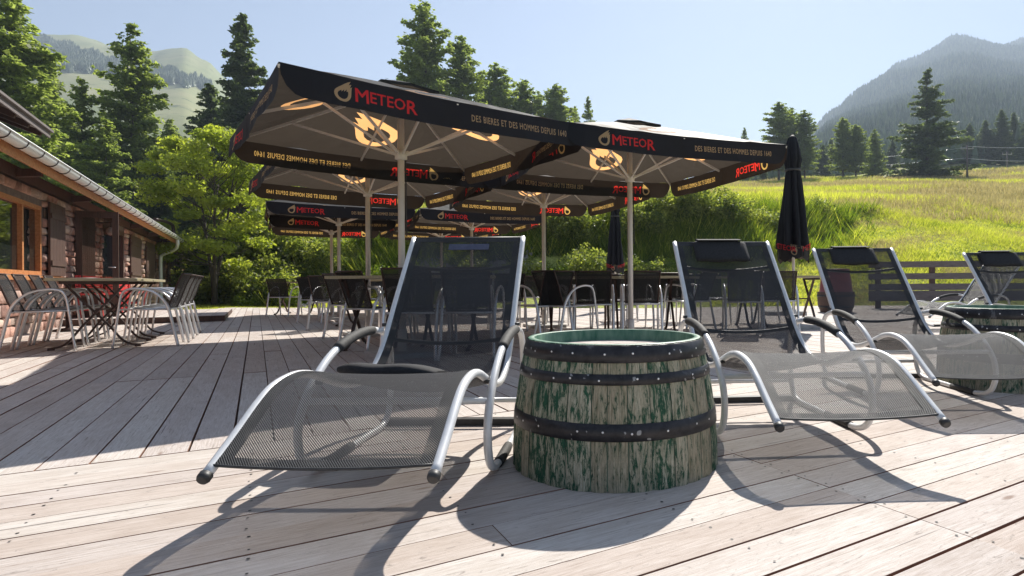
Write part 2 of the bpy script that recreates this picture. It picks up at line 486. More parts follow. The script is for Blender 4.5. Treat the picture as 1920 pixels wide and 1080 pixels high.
def hill_mat():
    m, t, b = mat('hill_grassland', (0.1, 0.12, 0.04), 0.95, 0, 0.1)
    g = t.nodes.new('ShaderNodeNewGeometry')
    n1 = noise(t, g.outputs['Position'], 0.006, 8, 0.65)
    n2 = noise(t, g.outputs['Position'], 0.045, 8, 0.75)
    c = ramp(t, n1, [(0.35, (0.15, 0.19, 0.08)), (0.5, (0.24, 0.26, 0.12)), (0.7, (0.36, 0.33, 0.18))]).outputs[0]
    c = mixcol(t, ramp(t, n2, [(0.56, (0, 0, 0)), (0.66, (1, 1, 1))]).outputs[0], c, (0.07, 0.09, 0.04))
    t.links.new(c, b.inputs['Base Color'])
    return m
M['hill'] = hill_mat()

M['larch'] = leaf_mat('larch_needles', (0.16, 0.20, 0.075), (0.31, 0.35, 0.13), (1.7, 1.8, 0.9), 0.58, 0.5)
M['spruce'] = leaf_mat('spruce_needles', (0.075, 0.105, 0.055), (0.165, 0.20, 0.09), (1.7, 1.8, 0.9), 0.5, 0.5)
M['leaf'] = leaf_mat('broad_leaves', (0.17, 0.22, 0.05), (0.42, 0.44, 0.11), (1.7, 1.8, 0.6), 0.55, 0.8)
M['bush'] = leaf_mat('shrub_leaves', (0.08, 0.115, 0.035), (0.34, 0.355, 0.12), (1.8, 1.9, 0.7), 0.5, 1.1)
M['grass'] = leaf_mat('grass_blades', (0.34, 0.39, 0.08), (0.66, 0.66, 0.20), (1.5, 1.5, 0.5), 0.5, 0.35)
M['straw'] = leaf_mat('straw_grass', (0.36, 0.32, 0.16), (0.60, 0.54, 0.34), (1.2, 1.1, 0.7), 0.4, 0.3)
M['tallgrass'] = leaf_mat('tall_grass', (0.09, 0.15, 0.025), (0.27, 0.32, 0.06), (1.5, 1.6, 0.4), 0.45, 0.8)
M['far_trees'] = leaf_mat('far_forest', (0.085, 0.13, 0.075), (0.19, 0.24, 0.12), (1, 1.1, 0.5), 0.2, 0.02)

# ------------------------------------------------------------------ terrain (one height field round the terrace)
def zrow(u, Y, v):                       # height of the thing seen at image row v, distance Y
    ix = (u - U0) / FPX
    return CH + ((VH - v) / FPX - ix * ROLL) * Y
PROF = {
    -500: [(0, -.12), (40, -.1), (60, 3), (120, 18), (300, 80), (700, 280), (1300, 420), (2200, 470)],
    0:    [(0, -.12), (30, -.1), (45, 2), (100, 14), (250, zrow(0, 250, 330)), (340, zrow(0, 340, 200)), (520, zrow(0, 520, 120)), (700, zrow(0, 700, 52)), (1300, 360), (2200, 470)],
    160:  [(0, -.12), (30, -.1), (45, 2), (100, 14), (250, zrow(160, 250, 330)), (340, zrow(160, 340, 212)), (520, zrow(160, 520, 130)), (720, zrow(160, 720, 66)), (1300, 350), (2200, 470)],
    280:  [(0, -.12), (30, -.05), (45, 2), (100, 12), (250, zrow(280, 250, 345)), (340, zrow(280, 340, 225)), (520, zrow(280, 520, 150)), (720, zrow(280, 720, 92)), (1300, 330), (2200, 470)],
    350:  [(0, -.12), (28, -.05), (45, 2), (100, 10), (250, zrow(350, 250, 355)), (340, zrow(350, 340, 235)), (520, zrow(350, 520, 150)), (720, zrow(350, 720, 87)), (1300, 320), (2200, 450)],
    392:  [(0, -.12), (26, -.05), (40, 3), (100, 9), (250, zrow(392, 250, 365)), (340, zrow(392, 340, 262)), (520, zrow(392, 520, 176)), (705, zrow(392, 705, 112)), (1300, 280), (2200, 400)],
    420:  [(0, -.12), (26, -.05), (40, 3), (100, 9), (250, zrow(420, 250, 375)), (340, zrow(420, 340, 290)), (520, zrow(420, 520, 205)), (700, zrow(420, 700, 142)), (1300, 250), (2200, 350)],
    560:  [(0, -.12), (24, -.05), (31, 2.6), (38, 5.0), (100, 11), (250, 30), (600, 60), (1300, 110), (2200, 180)],
    760:  [(0, -.12), (19.5, -.08), (20.5, .3), (24, 1.6), (26.5, 3.9), (32, 4.6), (100, 15), (250, 30), (700, 60), (2200, 110)],
    1100: [(0, -.12), (18.5, -.08), (19.5, .3), (22.5, 1.3), (24.6, 3.8), (30, 4.5), (95, zrow(1100, 95, 352)), (300, 34), (900, 80), (2200, 120)],
    1300: [(0, -.12), (18.2, -.08), (19.5, .3), (22.6, 1.45), (24.2, 3.75), (30, 4.7), (95, zrow(1300, 95, 345)), (300, 38), (900, 90), (2200, 160)],
    1500: [(0, -.12), (18.4, -.08), (22, 1.2), (25.2, 2.35), (26.6, 3.9), (32, 5.0), (95, zrow(1500, 95, 341)), (200, zrow(1500, 200, 325)), (600, zrow(1500, 600, 300)), (1100, zrow(1500, 1100, 290)), (2200, 200)],
    1560: [(0, -.12), (18.4, -.08), (23, 1.7), (27.3, 3.0), (28.4, 4.1), (34, 5.3), (95, zrow(1560, 95, 340)), (200, zrow(1560, 200, 320)), (600, zrow(1560, 600, 245)), (900, zrow(1560, 900, 218)), (2200, 470)],
    1620: [(0, -.12), (18.2, -.08), (24, 2.2), (29, 3.9), (30, 4.6), (36, 5.7), (95, zrow(1620, 95, 338)), (200, zrow(1620, 200, 310)), (600, zrow(1620, 600, 215)), (900, zrow(1620, 900, 172)), (2200, 470)],
    1690: [(0, -.12), (18.0, -.08), (24, 2.3), (30, 4.3), (37, 5.8), (95, zrow(1690, 95, 338)), (200, zrow(1690, 200, 300)), (600, zrow(1690, 600, 185)), (950, zrow(1690, 950, 122)), (2200, 470)],
    1790: [(0, -.12), (17.8, -.08), (24, 2.3), (32, 4.7), (40, 6.5), (98, zrow(1790, 98, 332)), (200, zrow(1790, 200, 285)), (600, zrow(1790, 600, 150)), (1050, zrow(1790, 1050, 77)), (2200, 470)],
    1920: [(0, -.12), (17.8, -.08), (24, 2.2), (34, 5.0), (45, 7.2), (105, zrow(1920, 105, 318)), (200, zrow(1920, 200, 280)), (600, zrow(1920, 600, 150)), (1100, zrow(1920, 1100, 76)), (2200, 470)],
    2400: [(0, -.12), (18.0, -.08), (30, 3.4), (60, 9), (120, 24), (250, 60), (600, 190), (1100, 420), (2200, 470)],
    3600: [(0, -.12), (19.0, -.08), (30, 2.0), (60, 6), (120, 14), (250, 30), (600, 90), (1100, 200), (2200, 350)],
}
_us = sorted(PROF)
_th = np.array([math.atan((u - U0) / FPX) for u in _us])
RK = np.concatenate([np.linspace(0.5, 16, 12), np.linspace(17, 46, 88), np.geomspace(47, 2600, 110)])
_tab = []
for u, th in zip(_us, _th):
    p = np.array(PROF[u], float)
    _tab.append(np.interp(RK, p[:, 0] / math.cos(th), p[:, 1]))
_tab = np.array(_tab)
def terrain(x, y):
    x = np.atleast_1d(np.asarray(x, float)); y = np.atleast_1d(np.asarray(y, float))
    r = np.hypot(x, y); th = np.arctan2(x, y)
    thc = np.clip(th, _th[0], _th[-1])
    i = np.clip(np.searchsorted(_th, thc) - 1, 0, len(_th) - 2)
    f = (thc - _th[i]) / (_th[i + 1] - _th[i]); f = f * f * (3 - 2 * f) * 0.5 + f * 0.5
    z = np.zeros_like(r)
    for k in range(len(_th) - 1):
        mk = i == k
        if mk.any():
            z[mk] = np.interp(r[mk], RK, _tab[k]) * (1 - f[mk]) + np.interp(r[mk], RK, _tab[k + 1]) * f[mk]
    # behind the camera the valley floor stays low
    back = np.clip((np.abs(th) - 1.2) / 0.9, 0, 1)
    z = z * (1 - back) + (-0.12) * back
    # natural unevenness
    amp = np.clip((r - 20) / 200, 0, 1) + np.clip((r - 19.5) / 8, 0, 1) * 0.10
    z = z + amp * (np.sin(x * .21 + 1.3 * np.sin(y * .13)) * .5 + np.sin(y * .33 + x * .11) * .3 + np.sin(x * .9 + y * .7) * .12)
    amp2 = np.clip((r - 250) / 700, 0, 1) * np.where(x < 0, 2.0, 9.0)
    z = z + amp2 * (np.sin(x * .021 + 2 * np.sin(y * .008)) * .6 + np.sin(x * .05 - y * .03) * .3 + np.sin(x * .11 + y * .02) * .15)
    return z
def tz(x, y): return float(terrain(x, y)[0])

def build_terrain():
    fine = np.linspace(math.radians(-50), math.radians(48), 300)
    th = np.concatenate([fine, np.linspace(math.radians(48), math.radians(310), 60)[1:-1]])
    n = len(th)
    r = RK
    X = np.outer(r, np.sin(th)); Y = np.outer(r, np.cos(th))
    Z = terrain(X.ravel(), Y.ravel())
    V = np.stack([X.ravel(), Y.ravel(), Z], 1)
    V = np.vstack([V, [[0, 0, -.12]]])
    F = []
    split = int(np.searchsorted(r, 150))
    for part, (a, b) in (('ground', (0, split)), ('hills', (split, len(r) - 1))):
        i, j = np.meshgrid(np.arange(a, b), np.arange(n), indexing='ij')
        i = i.ravel(); j = j.ravel(); k = (j + 1) % n
        Fq = np.stack([i * n + j, i * n + k, (i + 1) * n + k, (i + 1) * n + j], 1)[:, ::-1]
        if part == 'ground':
            c = np.arange(n)
            tri = np.stack([c, (c + 1) % n, np.full(n, len(V) - 1), np.full(n, len(V) - 1)], 1)
        used = np.unique(Fq)
        rm = np.full(len(V), -1); rm[used] = np.arange(len(used))
        o = mesh_np(part, V[used], rm[Fq], M['ground'] if part == 'ground' else M['hill'], smooth=True)
        tag(o, kind='structure')
build_terrain()

# ------------------------------------------------------------------ terrace axes: t runs along the front boards, n along the rear boards
TA = math.radians(30.5)
tv = Vector((math.cos(TA), math.sin(TA), 0)); nv = Vector((-math.sin(TA), math.cos(TA), 0))
def W(t, n, z=0.0): return tv * t + nv * n + Vector((0, 0, z))

def build_deck():
    mb = MB(); PITCH = 0.1635; TH = 0.028
    def board(t0, t1, n0, n1, along, rnd, dz=0.0):
        c = [W(t0, n0, dz), W(t1, n0, dz), W(t1, n1, dz), W(t0, n1, dz)]
        lo = [p - Vector((0, 0, TH)) for p in c]
        if along == 't': uv = [(t0, n0), (t1, n0), (t1, n1), (t0, n1)]
        else: uv = [(n0, t0), (n0, t1), (n1, t1), (n1, t0)]
        i = [mb.vert(p) for p in lo + c]
        mb.face(i[4:], 0, False, uv, rnd)
        for a, b in ((0, 1), (1, 2), (2, 3), (3, 0)): mb.face((i[a], i[b], i[4 + b], i[4 + a]), 1, a=rnd)
    # front boards
    wide = {1.02 - 0.0: 1}
    k = 0
    n_lines = [3.172 - PITCH * j for j in range(0, 50)]
    for j in range(len(n_lines) - 1):
        n1, n0 = n_lines[j], n_lines[j + 1]
        g = random.choice([.0035, .0045, .006, .0075]) if n0 > 0 else .005
        if abs(n1 - 1.03) < .08: g = .013
        if abs(n1 - 0.865) < .08: g = .010
        cuts = [-9.0, 1.775, 20.0]
        extra = sorted(random.sample([-6.6, -5.4, -4.2, -3.0, 5.2, 6.4, 7.7, 10.2, 12.6, 15.0], 3))
        if j % 4 == 1: extra.append(0.62)
        cuts = sorted(cuts + extra)
        for a, b in zip(cuts, cuts[1:]):
            board(a + .0012, b - .0012, n0 + g * .5 + .0006, n1 - g * .5, 't', random.random(), random.uniform(-.0012, .0012))
        # screws at every joist
        if n0 > -0.3:
            for q in range(-9, 16):
                tq = 1.775 + q * 0.60
                for sgn in ((-.022, .022) if q == 0 else (0,)):
                    for nn in (n0 + .035, n1 - .035):
                        if random.random() < .12: continue
                        cc = W(tq + sgn + random.uniform(-.006, .006), nn + random.uniform(-.006, .006), .0022)
                        rr = random.uniform(.0036, .0056)
                        ids = [mb.vert(cc + Vector((math.cos(a * PI / 4) * rr, math.sin(a * PI / 4) * rr, 0))) for a in range(8)]
                        mb.face(ids, 2)
    # rear boards, clipped by the back edge of the terrace
    et = [-3.4, -1.84, -0.8, 3.0, 9.8, 15.6, 18.7, 24.0]
    en = [21.0, 21.6, 23.9, 20.2, 14.3, 11.95, 9.4, 5.6]
    P2 = 0.170
    t = -3.33
    while t < 23.8:
        nend = float(np.interp(t + P2 / 2, et, en))
        if nend < 3.4: break
        g = random.choice([.006, .008, .011, .014])
        cuts = [3.176]
        c = 3.176 + random.choice([1.35, 1.37, 2.6, 2.62, 3.9])
        while c < nend - .7:
            cuts.append(c); c += random.choice([2.4, 3.6, 3.0])
        cuts.append(nend)
        for a, b in zip(cuts, cuts[1:]):
            board(t + g / 2, t + P2 - g / 2, a + .002, b - .002, 'n', random.random(), random.uniform(-.002, .002))
        t += P2
    o = mb.build('deck', [M['deck'], M['deck_side'], M['screw']])
    tag(o, kind='structure')
    # joists / dark void under the boards
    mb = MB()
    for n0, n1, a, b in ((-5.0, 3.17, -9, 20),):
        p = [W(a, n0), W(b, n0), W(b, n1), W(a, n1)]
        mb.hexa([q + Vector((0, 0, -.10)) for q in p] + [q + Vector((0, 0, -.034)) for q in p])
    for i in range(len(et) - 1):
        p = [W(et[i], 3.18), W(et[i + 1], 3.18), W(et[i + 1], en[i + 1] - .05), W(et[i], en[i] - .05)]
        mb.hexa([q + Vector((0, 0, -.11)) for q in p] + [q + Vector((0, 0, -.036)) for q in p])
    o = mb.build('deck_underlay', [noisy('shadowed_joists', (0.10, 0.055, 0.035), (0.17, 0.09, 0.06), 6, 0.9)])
    tag(o, kind='structure')
    # raised platform beside the chalet
    mb = MB()
    a = 0
    for i in range(11):
        t0 = -3.3 + i * .2475
        p = [W(t0, 14.6), W(t0 + .24, 14.6), W(t0 + .24, 19.0), W(t0, 19.0)]
        j = [mb.vert(q + Vector((0, 0, zz))) for zz in (.012, .125) for q in p]
        mb.face(j[4:], 0, False, [(0, t0), (0, t0 + .24), (4, t0 + .24), (4, t0)], random.random())
        for c, d in ((0, 1), (1, 2), (2, 3), (3, 0)): mb.face((j[c], j[d], j[4 + d], j[4 + c]), 1)
    o = mb.build('deck_platform', [M['deck'], M['brown_wood']])
    tag(o, kind='structure')
build_deck()

# ------------------------------------------------------------------ chalet
def build_chalet():
    T0 = -3.22
    base = W(T0 - 2, 20, 0)
    root = empty('chalet', base, 0, 'long low stone chalet with brown shutters, orange eaves and zinc gutter', 'building')
    NS, NE = 4.0, 36.0
    opens = [(9.0, 13.6, .95, 2.15), (18.1, 20.9, .0, 2.3), (23.05, 23.75, 1.0, 2.2), (26.1, 27.0, 1.0, 2.2), (28.6, 29.3, 1.0, 2.2), (32.2, 33.2, 1.0, 2.2)]
    # mortar core with openings
    mb = MB()
    def wbox(n0, n1, z0, z1, t0=T0 - .35, t1=T0, m=0, mbx=None, a=None):
        p = [W(t0, n0), W(t1, n0), W(t1, n1), W(t0, n1)]
        (mbx or mb).hexa([q + Vector((0, 0, z0)) for q in p] + [q + Vector((0, 0, z1)) for q in p], m, a)
    cur = NS
    for a, b, z0, z1 in opens:
        wbox(cur, a, -.3, 2.42)
        if z0 > .05: wbox(a, b, -.3, z0)
        wbox(a, b, z1, 2.42)
        cur = b
    wbox(cur, NE, -.3, 2.42)
    # end wall and rear mass
    wbox(NE - .35, NE, -.3, 2.42, T0 - 6, T0 - .35)
    wbox(NS, NS + .35, -.3, 2.42, T0 - 6, T0 - .35)
    wbox(NS + .35, NE - .35, -.3, 2.42, T0 - 6, T0 - 5.7)
    # rubble stones proud of the mortar, in uneven courses
    z = -.02
    while z < 2.38:
        h = random.uniform(.11, .22)
        n = NS + random.uniform(-.3, 0)
        while n < NE:
            L = random.uniform(.18, .52) * (1 if n < 20 else 1.5)
            n0, n1 = n + .012, n + L - .012
            zz1 = min(z + h - .012, 2.40)
            ok = n0 > NS and n1 < NE
            for a, b, z0, z1 in opens:
                if n1 > a - .02 and n0 < b + .02 and zz1 > z0 - .02 and z < z1 + .02:
                    if n0 < a - .12 and n1 > a: n1 = a - .01
                    elif n0 < b and n1 > b + .12: n0 = b + .01
                    else: ok = False
            if ok and n1 - n0 > .06:
                d = random.uniform(.02, .07)
                c0, c1 = z, zz1
                j = lambda s=.02: random.uniform(-s, s)
                i_ = .022
                outer = [W(T0 + .0, n0, c0), W(T0, n1, c0), W(T0, n1, c1), W(T0, n0, c1)]
                mid = [W(T0 + d * .7, n0 + i_ * .4 + j(.008), c0 + .01), W(T0 + d * .7, n1 - i_ * .4 + j(.008), c0 + .01), W(T0 + d * .7, n1 - i_ * .4, c1 - .01 + j(.006)), W(T0 + d * .7, n0 + i_ * .4, c1 - .01 + j(.006))]
                inn = [W(T0 + d + j(), n0 + i_ * 1.5, c0 + i_), W(T0 + d + j(), n1 - i_ * 1.5, c0 + i_), W(T0 + d + j(), n1 - i_ * 1.5, c1 - i_), W(T0 + d + j(), n0 + i_ * 1.5, c1 - i_)]
                r = random.random()
                R = [[mb.vert(q) for q in ring] for ring in (outer, mid, inn)]
                for A, B in ((R[0], R[1]), (R[1], R[2])):
                    for k in range(4): mb.face((A[k], A[(k + 1) % 4], B[(k + 1) % 4], B[k]), 1, True, a=r)
                mb.face(R[2], 1, True, a=r)
            n += L
        z += h
    mb.build('wall', [M['mortar'], M['stone']], root)
    # roof: slope up and away from the terrace, shingle courses
    TG = -2.62; SL = math.radians(33.5)
    def roofp(d, n, h=0.0):   # d: distance up the slope from the eave
        return W(TG - d * math.cos(SL), n, 2.57 + d * math.sin(SL)) + (tv * math.sin(SL) + Vector((0, 0, math.cos(SL)))) * h
    mb = MB()
    n0, n1 = 2.0, 36.8
    p = [roofp(0, n0), roofp(0, n1), roofp(4.2, n1), roofp(4.2, n0)]
    q = [roofp(0, n0, .05), roofp(0, n1, .05), roofp(4.2, n1, .05), roofp(4.2, n0, .05)]
    mb.hexa([p[0], p[3], p[2], p[1], q[0], q[3], q[2], q[1]])
    d = -.03; row = 0
    while d < 4.1:
        n = n0 - .02
        while n < n1:
            L = random.uniform(.14, .24) if n < 14 else random.uniform(.3, .5)
            hh = random.uniform(.008, .02)
            a, b = n + .003, min(n + L - .003, n1 + .03)
            dd = d + random.uniform(-.012, .012)
            if row < 9:
                P_ = [roofp(dd, a, .075 + hh), roofp(dd, b, .075 + hh), roofp(dd + .22, b, .056), roofp(dd + .22, a, .056)]
                Q_ = [roofp(dd, a, .052), roofp(dd, b, .052)]
                i = [mb.vert(x) for x in P_ + Q_]
                mb.face(i[:4], 0); mb.face((i[4], i[5], i[1], i[0]), 0); mb.face((i[4], i[0], i[3]), 0); mb.face((i[5], i[2], i[1]), 0)
            n += L
        d += .19; row += 1
    roof = mb.build('roof', [M['roof_tile']], root)
    # soffit boards and fascia (orange lit varnish)
    mb = MB()
    k = 0; n = n0 + .05
    for i in range(7):
        d0 = .02 + i * .125
        p = [roofp(d0, n0 + .03, -.03), roofp(d0 + .118, n0 + .03, -.03), roofp(d0 + .118, n1 - .03, -.03), roofp(d0, n1 - .03, -.03)]
        q = [x + Vector((0, 0, .022)) for x in p]
        mb.hexa(p + q)
    mb.build('soffit', [M['orange_wood']], root)
    mb = MB()
    n = 2.4
    while n < 36.5:
        a, b = roofp(.06, n, -.075), roofp(1.3, n, -.075)
        mb.beam(a, b, .08, .085)
        n += .72
    mb.build('rafters', [M['orange_wood']], root)
    mb = MB()
    mb.beam(W(TG + .018, n0, 2.47), W(TG + .018, n1, 2.47), .022, .21)
    mb.build('fascia', [M['orange_wood']], root)
    mb = MB(); mb.beam(W(T0 - .05, NS, 2.52), W(T0 - .05, NE, 2.52), .22, .18)
    for n in np.arange(6, 35.5, 3.1): mb.beam(W(T0 + .02, n, 2.50), W(T0 + .34, n, 2.54), .11, .12)
    mb.build('wall_plate', [M['brown_wood']], root)
    # gutter: half round trough with hooks
    mb = MB(); GR = .085; GT = TG + .115; GZ = 2.545
    segs = 9; ns = np.arange(n0, n1 + .01, .5)
    rings = []
    for r_ in (GR, GR - .005):
        rr = []
        for n in ns:
            rr.append([mb.vert(W(GT + r_ * math.cos(a), n, GZ + r_ * math.sin(a))) for a in np.linspace(PI, 2 * PI, segs)])
        rings.append(rr)
    for s_, rr in enumerate(rings):
        for A, B in zip(rr, rr[1:]):
            for k in range(segs - 1):
                f = (A[k], A[k + 1], B[k + 1], B[k])
                mb.face(f if s_ else f[::-1], 0, True)
    mb.tube([W(GT + GR + .004, n, GZ + .004) for n in (n0, n1)], .011, 0, 8)
    for n in (n0, n1):
        i = [mb.vert(W(GT + GR * math.cos(a), n, GZ + GR * math.sin(a))) for a in np.linspace(PI, 2 * PI, segs)]
        mb.face(i)
    gut = mb.build('gutter', [M['zinc']], root)
    for n in np.arange(n0 + .3, n1, .62):
        mb = MB()
        pts = [W(GT + (GR + .004) * math.cos(a), n, GZ + (GR + .004) * math.sin(a)) for a in np.linspace(PI * .98, 2.02 * PI, 9)]
        for a, b in zip(pts, pts[1:]): mb.beam(a, b, .022, .004, up=(0.3, 0.5, 0.1))
        mb.build('gutter_hook', [M['dark_metal']], gut)
    mb = MB()
    pts = catmull([W(GT, 26.3, GZ - GR), W(GT, 26.3, 2.28), W(GT - .1, 26.5, 2.12), W(-2.98, 26.85, 1.95), W(-3.08, 26.95, 1.8), W(-3.08, 26.95, .9), W(-3.08, 26.95, .02)], 5)
    mb.tube(pts, .055, 0, 12)
    mb.build('downpipe', [M['zinc']], root)
    mb = MB()
    pts = catmull([W(-2.62, 26.2, 2.62), W(-2.62, 26.2, 2.9), W(-2.64, 26.0, 3.0), W(-2.75, 25.3, 3.04), W(-2.95, 24.4, 3.02)], 5)
    mb.tube(pts, .055, 0, 12)
    mb.build('vent_pipe', [M['dark_metal']], root)
    # openings
    def frame(a, b, z0, z1, posts, name='window', col='orange_wood', th=.07, dp=.10, rec=.10):
        mb = MB(); t1 = T0 - rec + dp; t0 = T0 - rec
        wbox(a, a + th, z0, z1, t0, t1, 0, mb); wbox(b - th, b, z0, z1, t0, t1, 0, mb)
        wbox(a + th, b - th, z1 - th, z1, t0, t1, 0, mb); wbox(a + th, b - th, z0, z0 + th, t0, t1, 0, mb)
        for p_ in posts: wbox(p_ - th / 2, p_ + th / 2, z0 + th, z1 - th, t0, t1 - .01, 0, mb)
        f = mb.build(name, [M[col]], root)
        mb = MB(); wbox(a + .01, b - .01, z0 + .01, z1 - .01, t0 + .02, t0 + .03, 0, mb)
        mb.build('pane', [M['glass']], f)
        return f
    frame(9.0, 13.6, .95, 2.15, (10.7, 12.7), 'window')
    frame(18.1, 20.9, .02, 2.3, (19.5,), 'door', 'brown_wood', .12)
    for a, b, z0, z1 in opens[2:]: frame(a, b, z0, z1, (), 'window', 'brown_wood')
    mb = MB(); wbox(8.8, 14.7, .86, .93, T0 - .1, T0 + .14, 0, mb); mb.build('sill', [M['orange_wood']], root)
    # dark brown sheet behind the openings, standing in for interior darkness
    mb = MB(); wbox(8, 35, .0, 2.4, T0 - .75, T0 - .70, 0, mb); mb.build('interior_shade', [M['brown_wood']], root)
    def shutter(a, b, z0, z1, off=.03):
        mb = MB(); k = max(3, int((b - a) / .16)); wd = (b - a) / k
        for i in range(k): wbox(a + i * wd + .003, a + (i + 1) * wd - .003, z0, z1, T0 + off + .02, T0 + off + .05, 0, mb)
        for zz in (z0 + .18, z1 - .28): wbox(a + .02, b - .02, zz, zz + .09, T0 + off + .05, T0 + off + .072, 0, mb)
        return mb.build('shutter', [M['brown_wood']], root)
    shutter(13.66, 14.6, .95, 2.25, .05); shutter(15.55, 16.95, .05, 2.28, .05)
    for a, b in ((21.3, 22.95), (24.0, 25.9), (27.2, 28.5), (29.45, 30.3), (30.7, 31.9), (33.5, 34.8)): shutter(a, b, .9 if a < 24 else 1.0, 2.25, .05)
    # open glazed door leaf standing at right angles to the wall
    mb = MB(); nd = 15.46
    def dbox(t0, t1, z0, z1, m=0):
        p = [W(t0, nd - .02), W(t1, nd - .02), W(t1, nd + .02), W(t0, nd + .02)]
        mb.hexa([q + Vector((0, 0, z0)) for q in p] + [q + Vector((0, 0, z1)) for q in p], m)
    tA, tB = T0 + .07, -2.47
    dbox(tA, tA + .10, .02, 2.30); dbox(tB - .10, tB, .02, 2.30); dbox(tA + .10, tB - .10, 2.17, 2.30); dbox(tA + .10, tB - .10, .02, .55)
    d = mb.build('open_door', [M['brown_wood']], root)
    mb = MB()
    p = [W(tA + .09, nd - .004), W(tB - .09, nd - .004), W(tB - .09, nd + .004), W(tA + .09, nd + .004)]
    mb.hexa([q + Vector((0, 0, .54)) for q in p] + [q + Vector((0, 0, 2.18)) for q in p])
    g = mb.build('pane', [M['clear_glass']], root); g.parent = d
    mb = MB(); mb.tube([W(tB - .05, nd - .02, 1.15), W(tB - .05, nd - .06, 1.15), W(tB - .16, nd - .06, 1.15)], .01, 0, 8)
    h = mb.build('handle', [M['alu']], root); h.parent = d
    # wall lamp
    mb = MB()
    c = W(T0 + .26, 17.6, 2.06)
    prof = [(max(.001, .085 * math.cos(a)), c.z + .1 * math.sin(a)) for a in np.linspace(-PI / 2, PI / 2, 12)]
    mb.lathe(prof, 16, 0, True, (c.x, c.y))
    l = mb.build('lamp', [M['white_glass']], root)
    mb = MB(); mb.tube([W(T0 + .02, 17.6, 2.25), W(T0 + .26, 17.6, 2.26), W(T0 + .26, 17.6, 2.15)], .012, 0, 8)
    bb = mb.build('bracket', [M['dark_metal']], root); bb.parent = l
    # taller rear roof whose eave shows at upper left
    mb = MB()
    def up(t, n, z): return W(t, n, z)
    SL2 = math.radians(22)
    for (t0, z0, th) in ((-4.02, 4.22, .05),):
        for nn0, nn1 in ((4.0, 17.55),):
            p = [W(t0, nn0, z0), W(t0, nn1, z0), W(t0 - 4, nn1, z0 + 4 * math.tan(SL2)), W(t0 - 4, nn0, z0 + 4 * math.tan(SL2))]
            q = [x + Vector((0, 0, .10)) for x in p]
            mb.hexa([p[0], p[3], p[2], p[1], q[0], q[3], q[2], q[1]])
    ur = mb.build('upper_roof', [M['roof_tile']], root)
    mb = MB(); mb.beam(W(-4.0, 4.0, 4.19), W(-4.0, 17.5, 4.19), .03, .15); mb.beam(W(-3.955, 4.0, 4.26), W(-3.955, 17.52, 4.26), .05, .05)
    mb.build('upper_fascia', [M['grey_wood']], root)
    mb = MB()
    for n in np.arange(4.4, 17.5, .8): mb.beam(W(-4.06, n, 4.13), W(-5.0, n, 4.13 + .94 * math.tan(SL2)), .08, .12)
    wbox(4.5, 16.9, 2.3, 4.55, -8.0, -4.9, 0, mb)
    mb.build('upper_wall', [M['brown_wood']], root)
build_chalet()

# ------------------------------------------------------------------ lettering and emblem as pieces of cloth panels
def text_loops(body, height, xs=1.0, bold=0.0, spacing=1.0):
    cu = bpy.data.curves.new('tmp', 'FONT'); cu.body = body; cu.size = 1.0; cu.offset = bold
    cu.resolution_u = 2; cu.space_character = spacing
    o = bpy.data.objects.new('tmp', cu); COL.objects.link(o)
    dg = bpy.context.evaluated_depsgraph_get()
    me = bpy.data.meshes.new_from_object(o.evaluated_get(dg))
    cnt = {}
    for p in me.polygons:
        vs = list(p.vertices)
        for a, b in zip(vs, vs[1:] + vs[:1]):
            k = (min(a, b), max(a, b)); cnt[k] = cnt.get(k, 0) + 1
    nb = {}
    for (a, b), c in cnt.items():
        if c == 1: nb.setdefault(a, []).append(b); nb.setdefault(b, []).append(a)
    co = [v.co.copy() for v in me.vertices]
    loops = []; seen = set()
    for s in nb:
        if s in seen: continue
        lp = [s]; seen.add(s); cur = s
        while True:
            nx = [x for x in nb[cur] if x not in seen]
            if not nx: break
            cur = nx[0]; seen.add(cur); lp.append(cur)
        if len(lp) > 2: loops.append([(co[i].x, co[i].y) for i in lp])
    bpy.data.objects.remove(o); bpy.data.curves.remove(cu); bpy.data.meshes.remove(me)
    P = np.array([q for l in loops for q in l])
    y0, y1, x0 = P[:, 1].min(), P[:, 1].max(), P[:, 0].min()
    s = height / (y1 - y0)
    return [[((x - x0) * s * xs, (y - y0) * s) for x, y in l] for l in loops], (P[:, 0].max() - x0) * s * xs

def shift(loops, dx, dy, s=1.0, flipx=False):
    return [[((-x if flipx else x) * s + dx, y * s + dy) for x, y in l] for l in loops]

# drop-shaped ring with flames at its top right: two loops in a box about 1 wide and 1.3 high
def smooth_loop(ctrl, sharp):
    return ctrl
FLAME_OUT = [(.50, .0), (.34, .03), (.20, .11), (.09, .23), (.03, .38), (.02, .52), (.07, .65), (.17, .76), (.30, .86), (.45, .97), (.62, 1.10), (.80, 1.22), (.97, 1.30),
             (.90, 1.17), (.84, 1.05), (.90, 1.09), (1.0, 1.12), (.95, 1.00), (.91, .88), (.99, .95), (1.03, .97), (1.0, .84), (.98, .68), (.97, .52), (.95, .36), (.88, .20), (.77, .08), (.64, .01)]
FLAME_IN = [(.50, .15), (.38, .18), (.27, .26), (.21, .37), (.21, .48), (.26, .57), (.35, .64), (.43, .69), (.42, .58), (.50, .66), (.58, .74), (.57, .60), (.66, .70), (.72, .78), (.71, .62), (.79, .66), (.80, .52), (.78, .38), (.71, .25), (.61, .17)]
EMBLEM = [FLAME_OUT, FLAME_IN]

def inside(loops, P):
    r = np.zeros(len(P), bool)
    for l in loops:
        L = np.array(l); A = L; B = np.roll(L, -1, 0)
        for (ax, ay), (bx, by) in zip(A, B):
            if ay == by: continue
            c = ((ay > P[:, 1]) != (by > P[:, 1])) & (P[:, 0] < (bx - ax) * (P[:, 1] - ay) / (by - ay) + ax)
            r ^= c
    return r

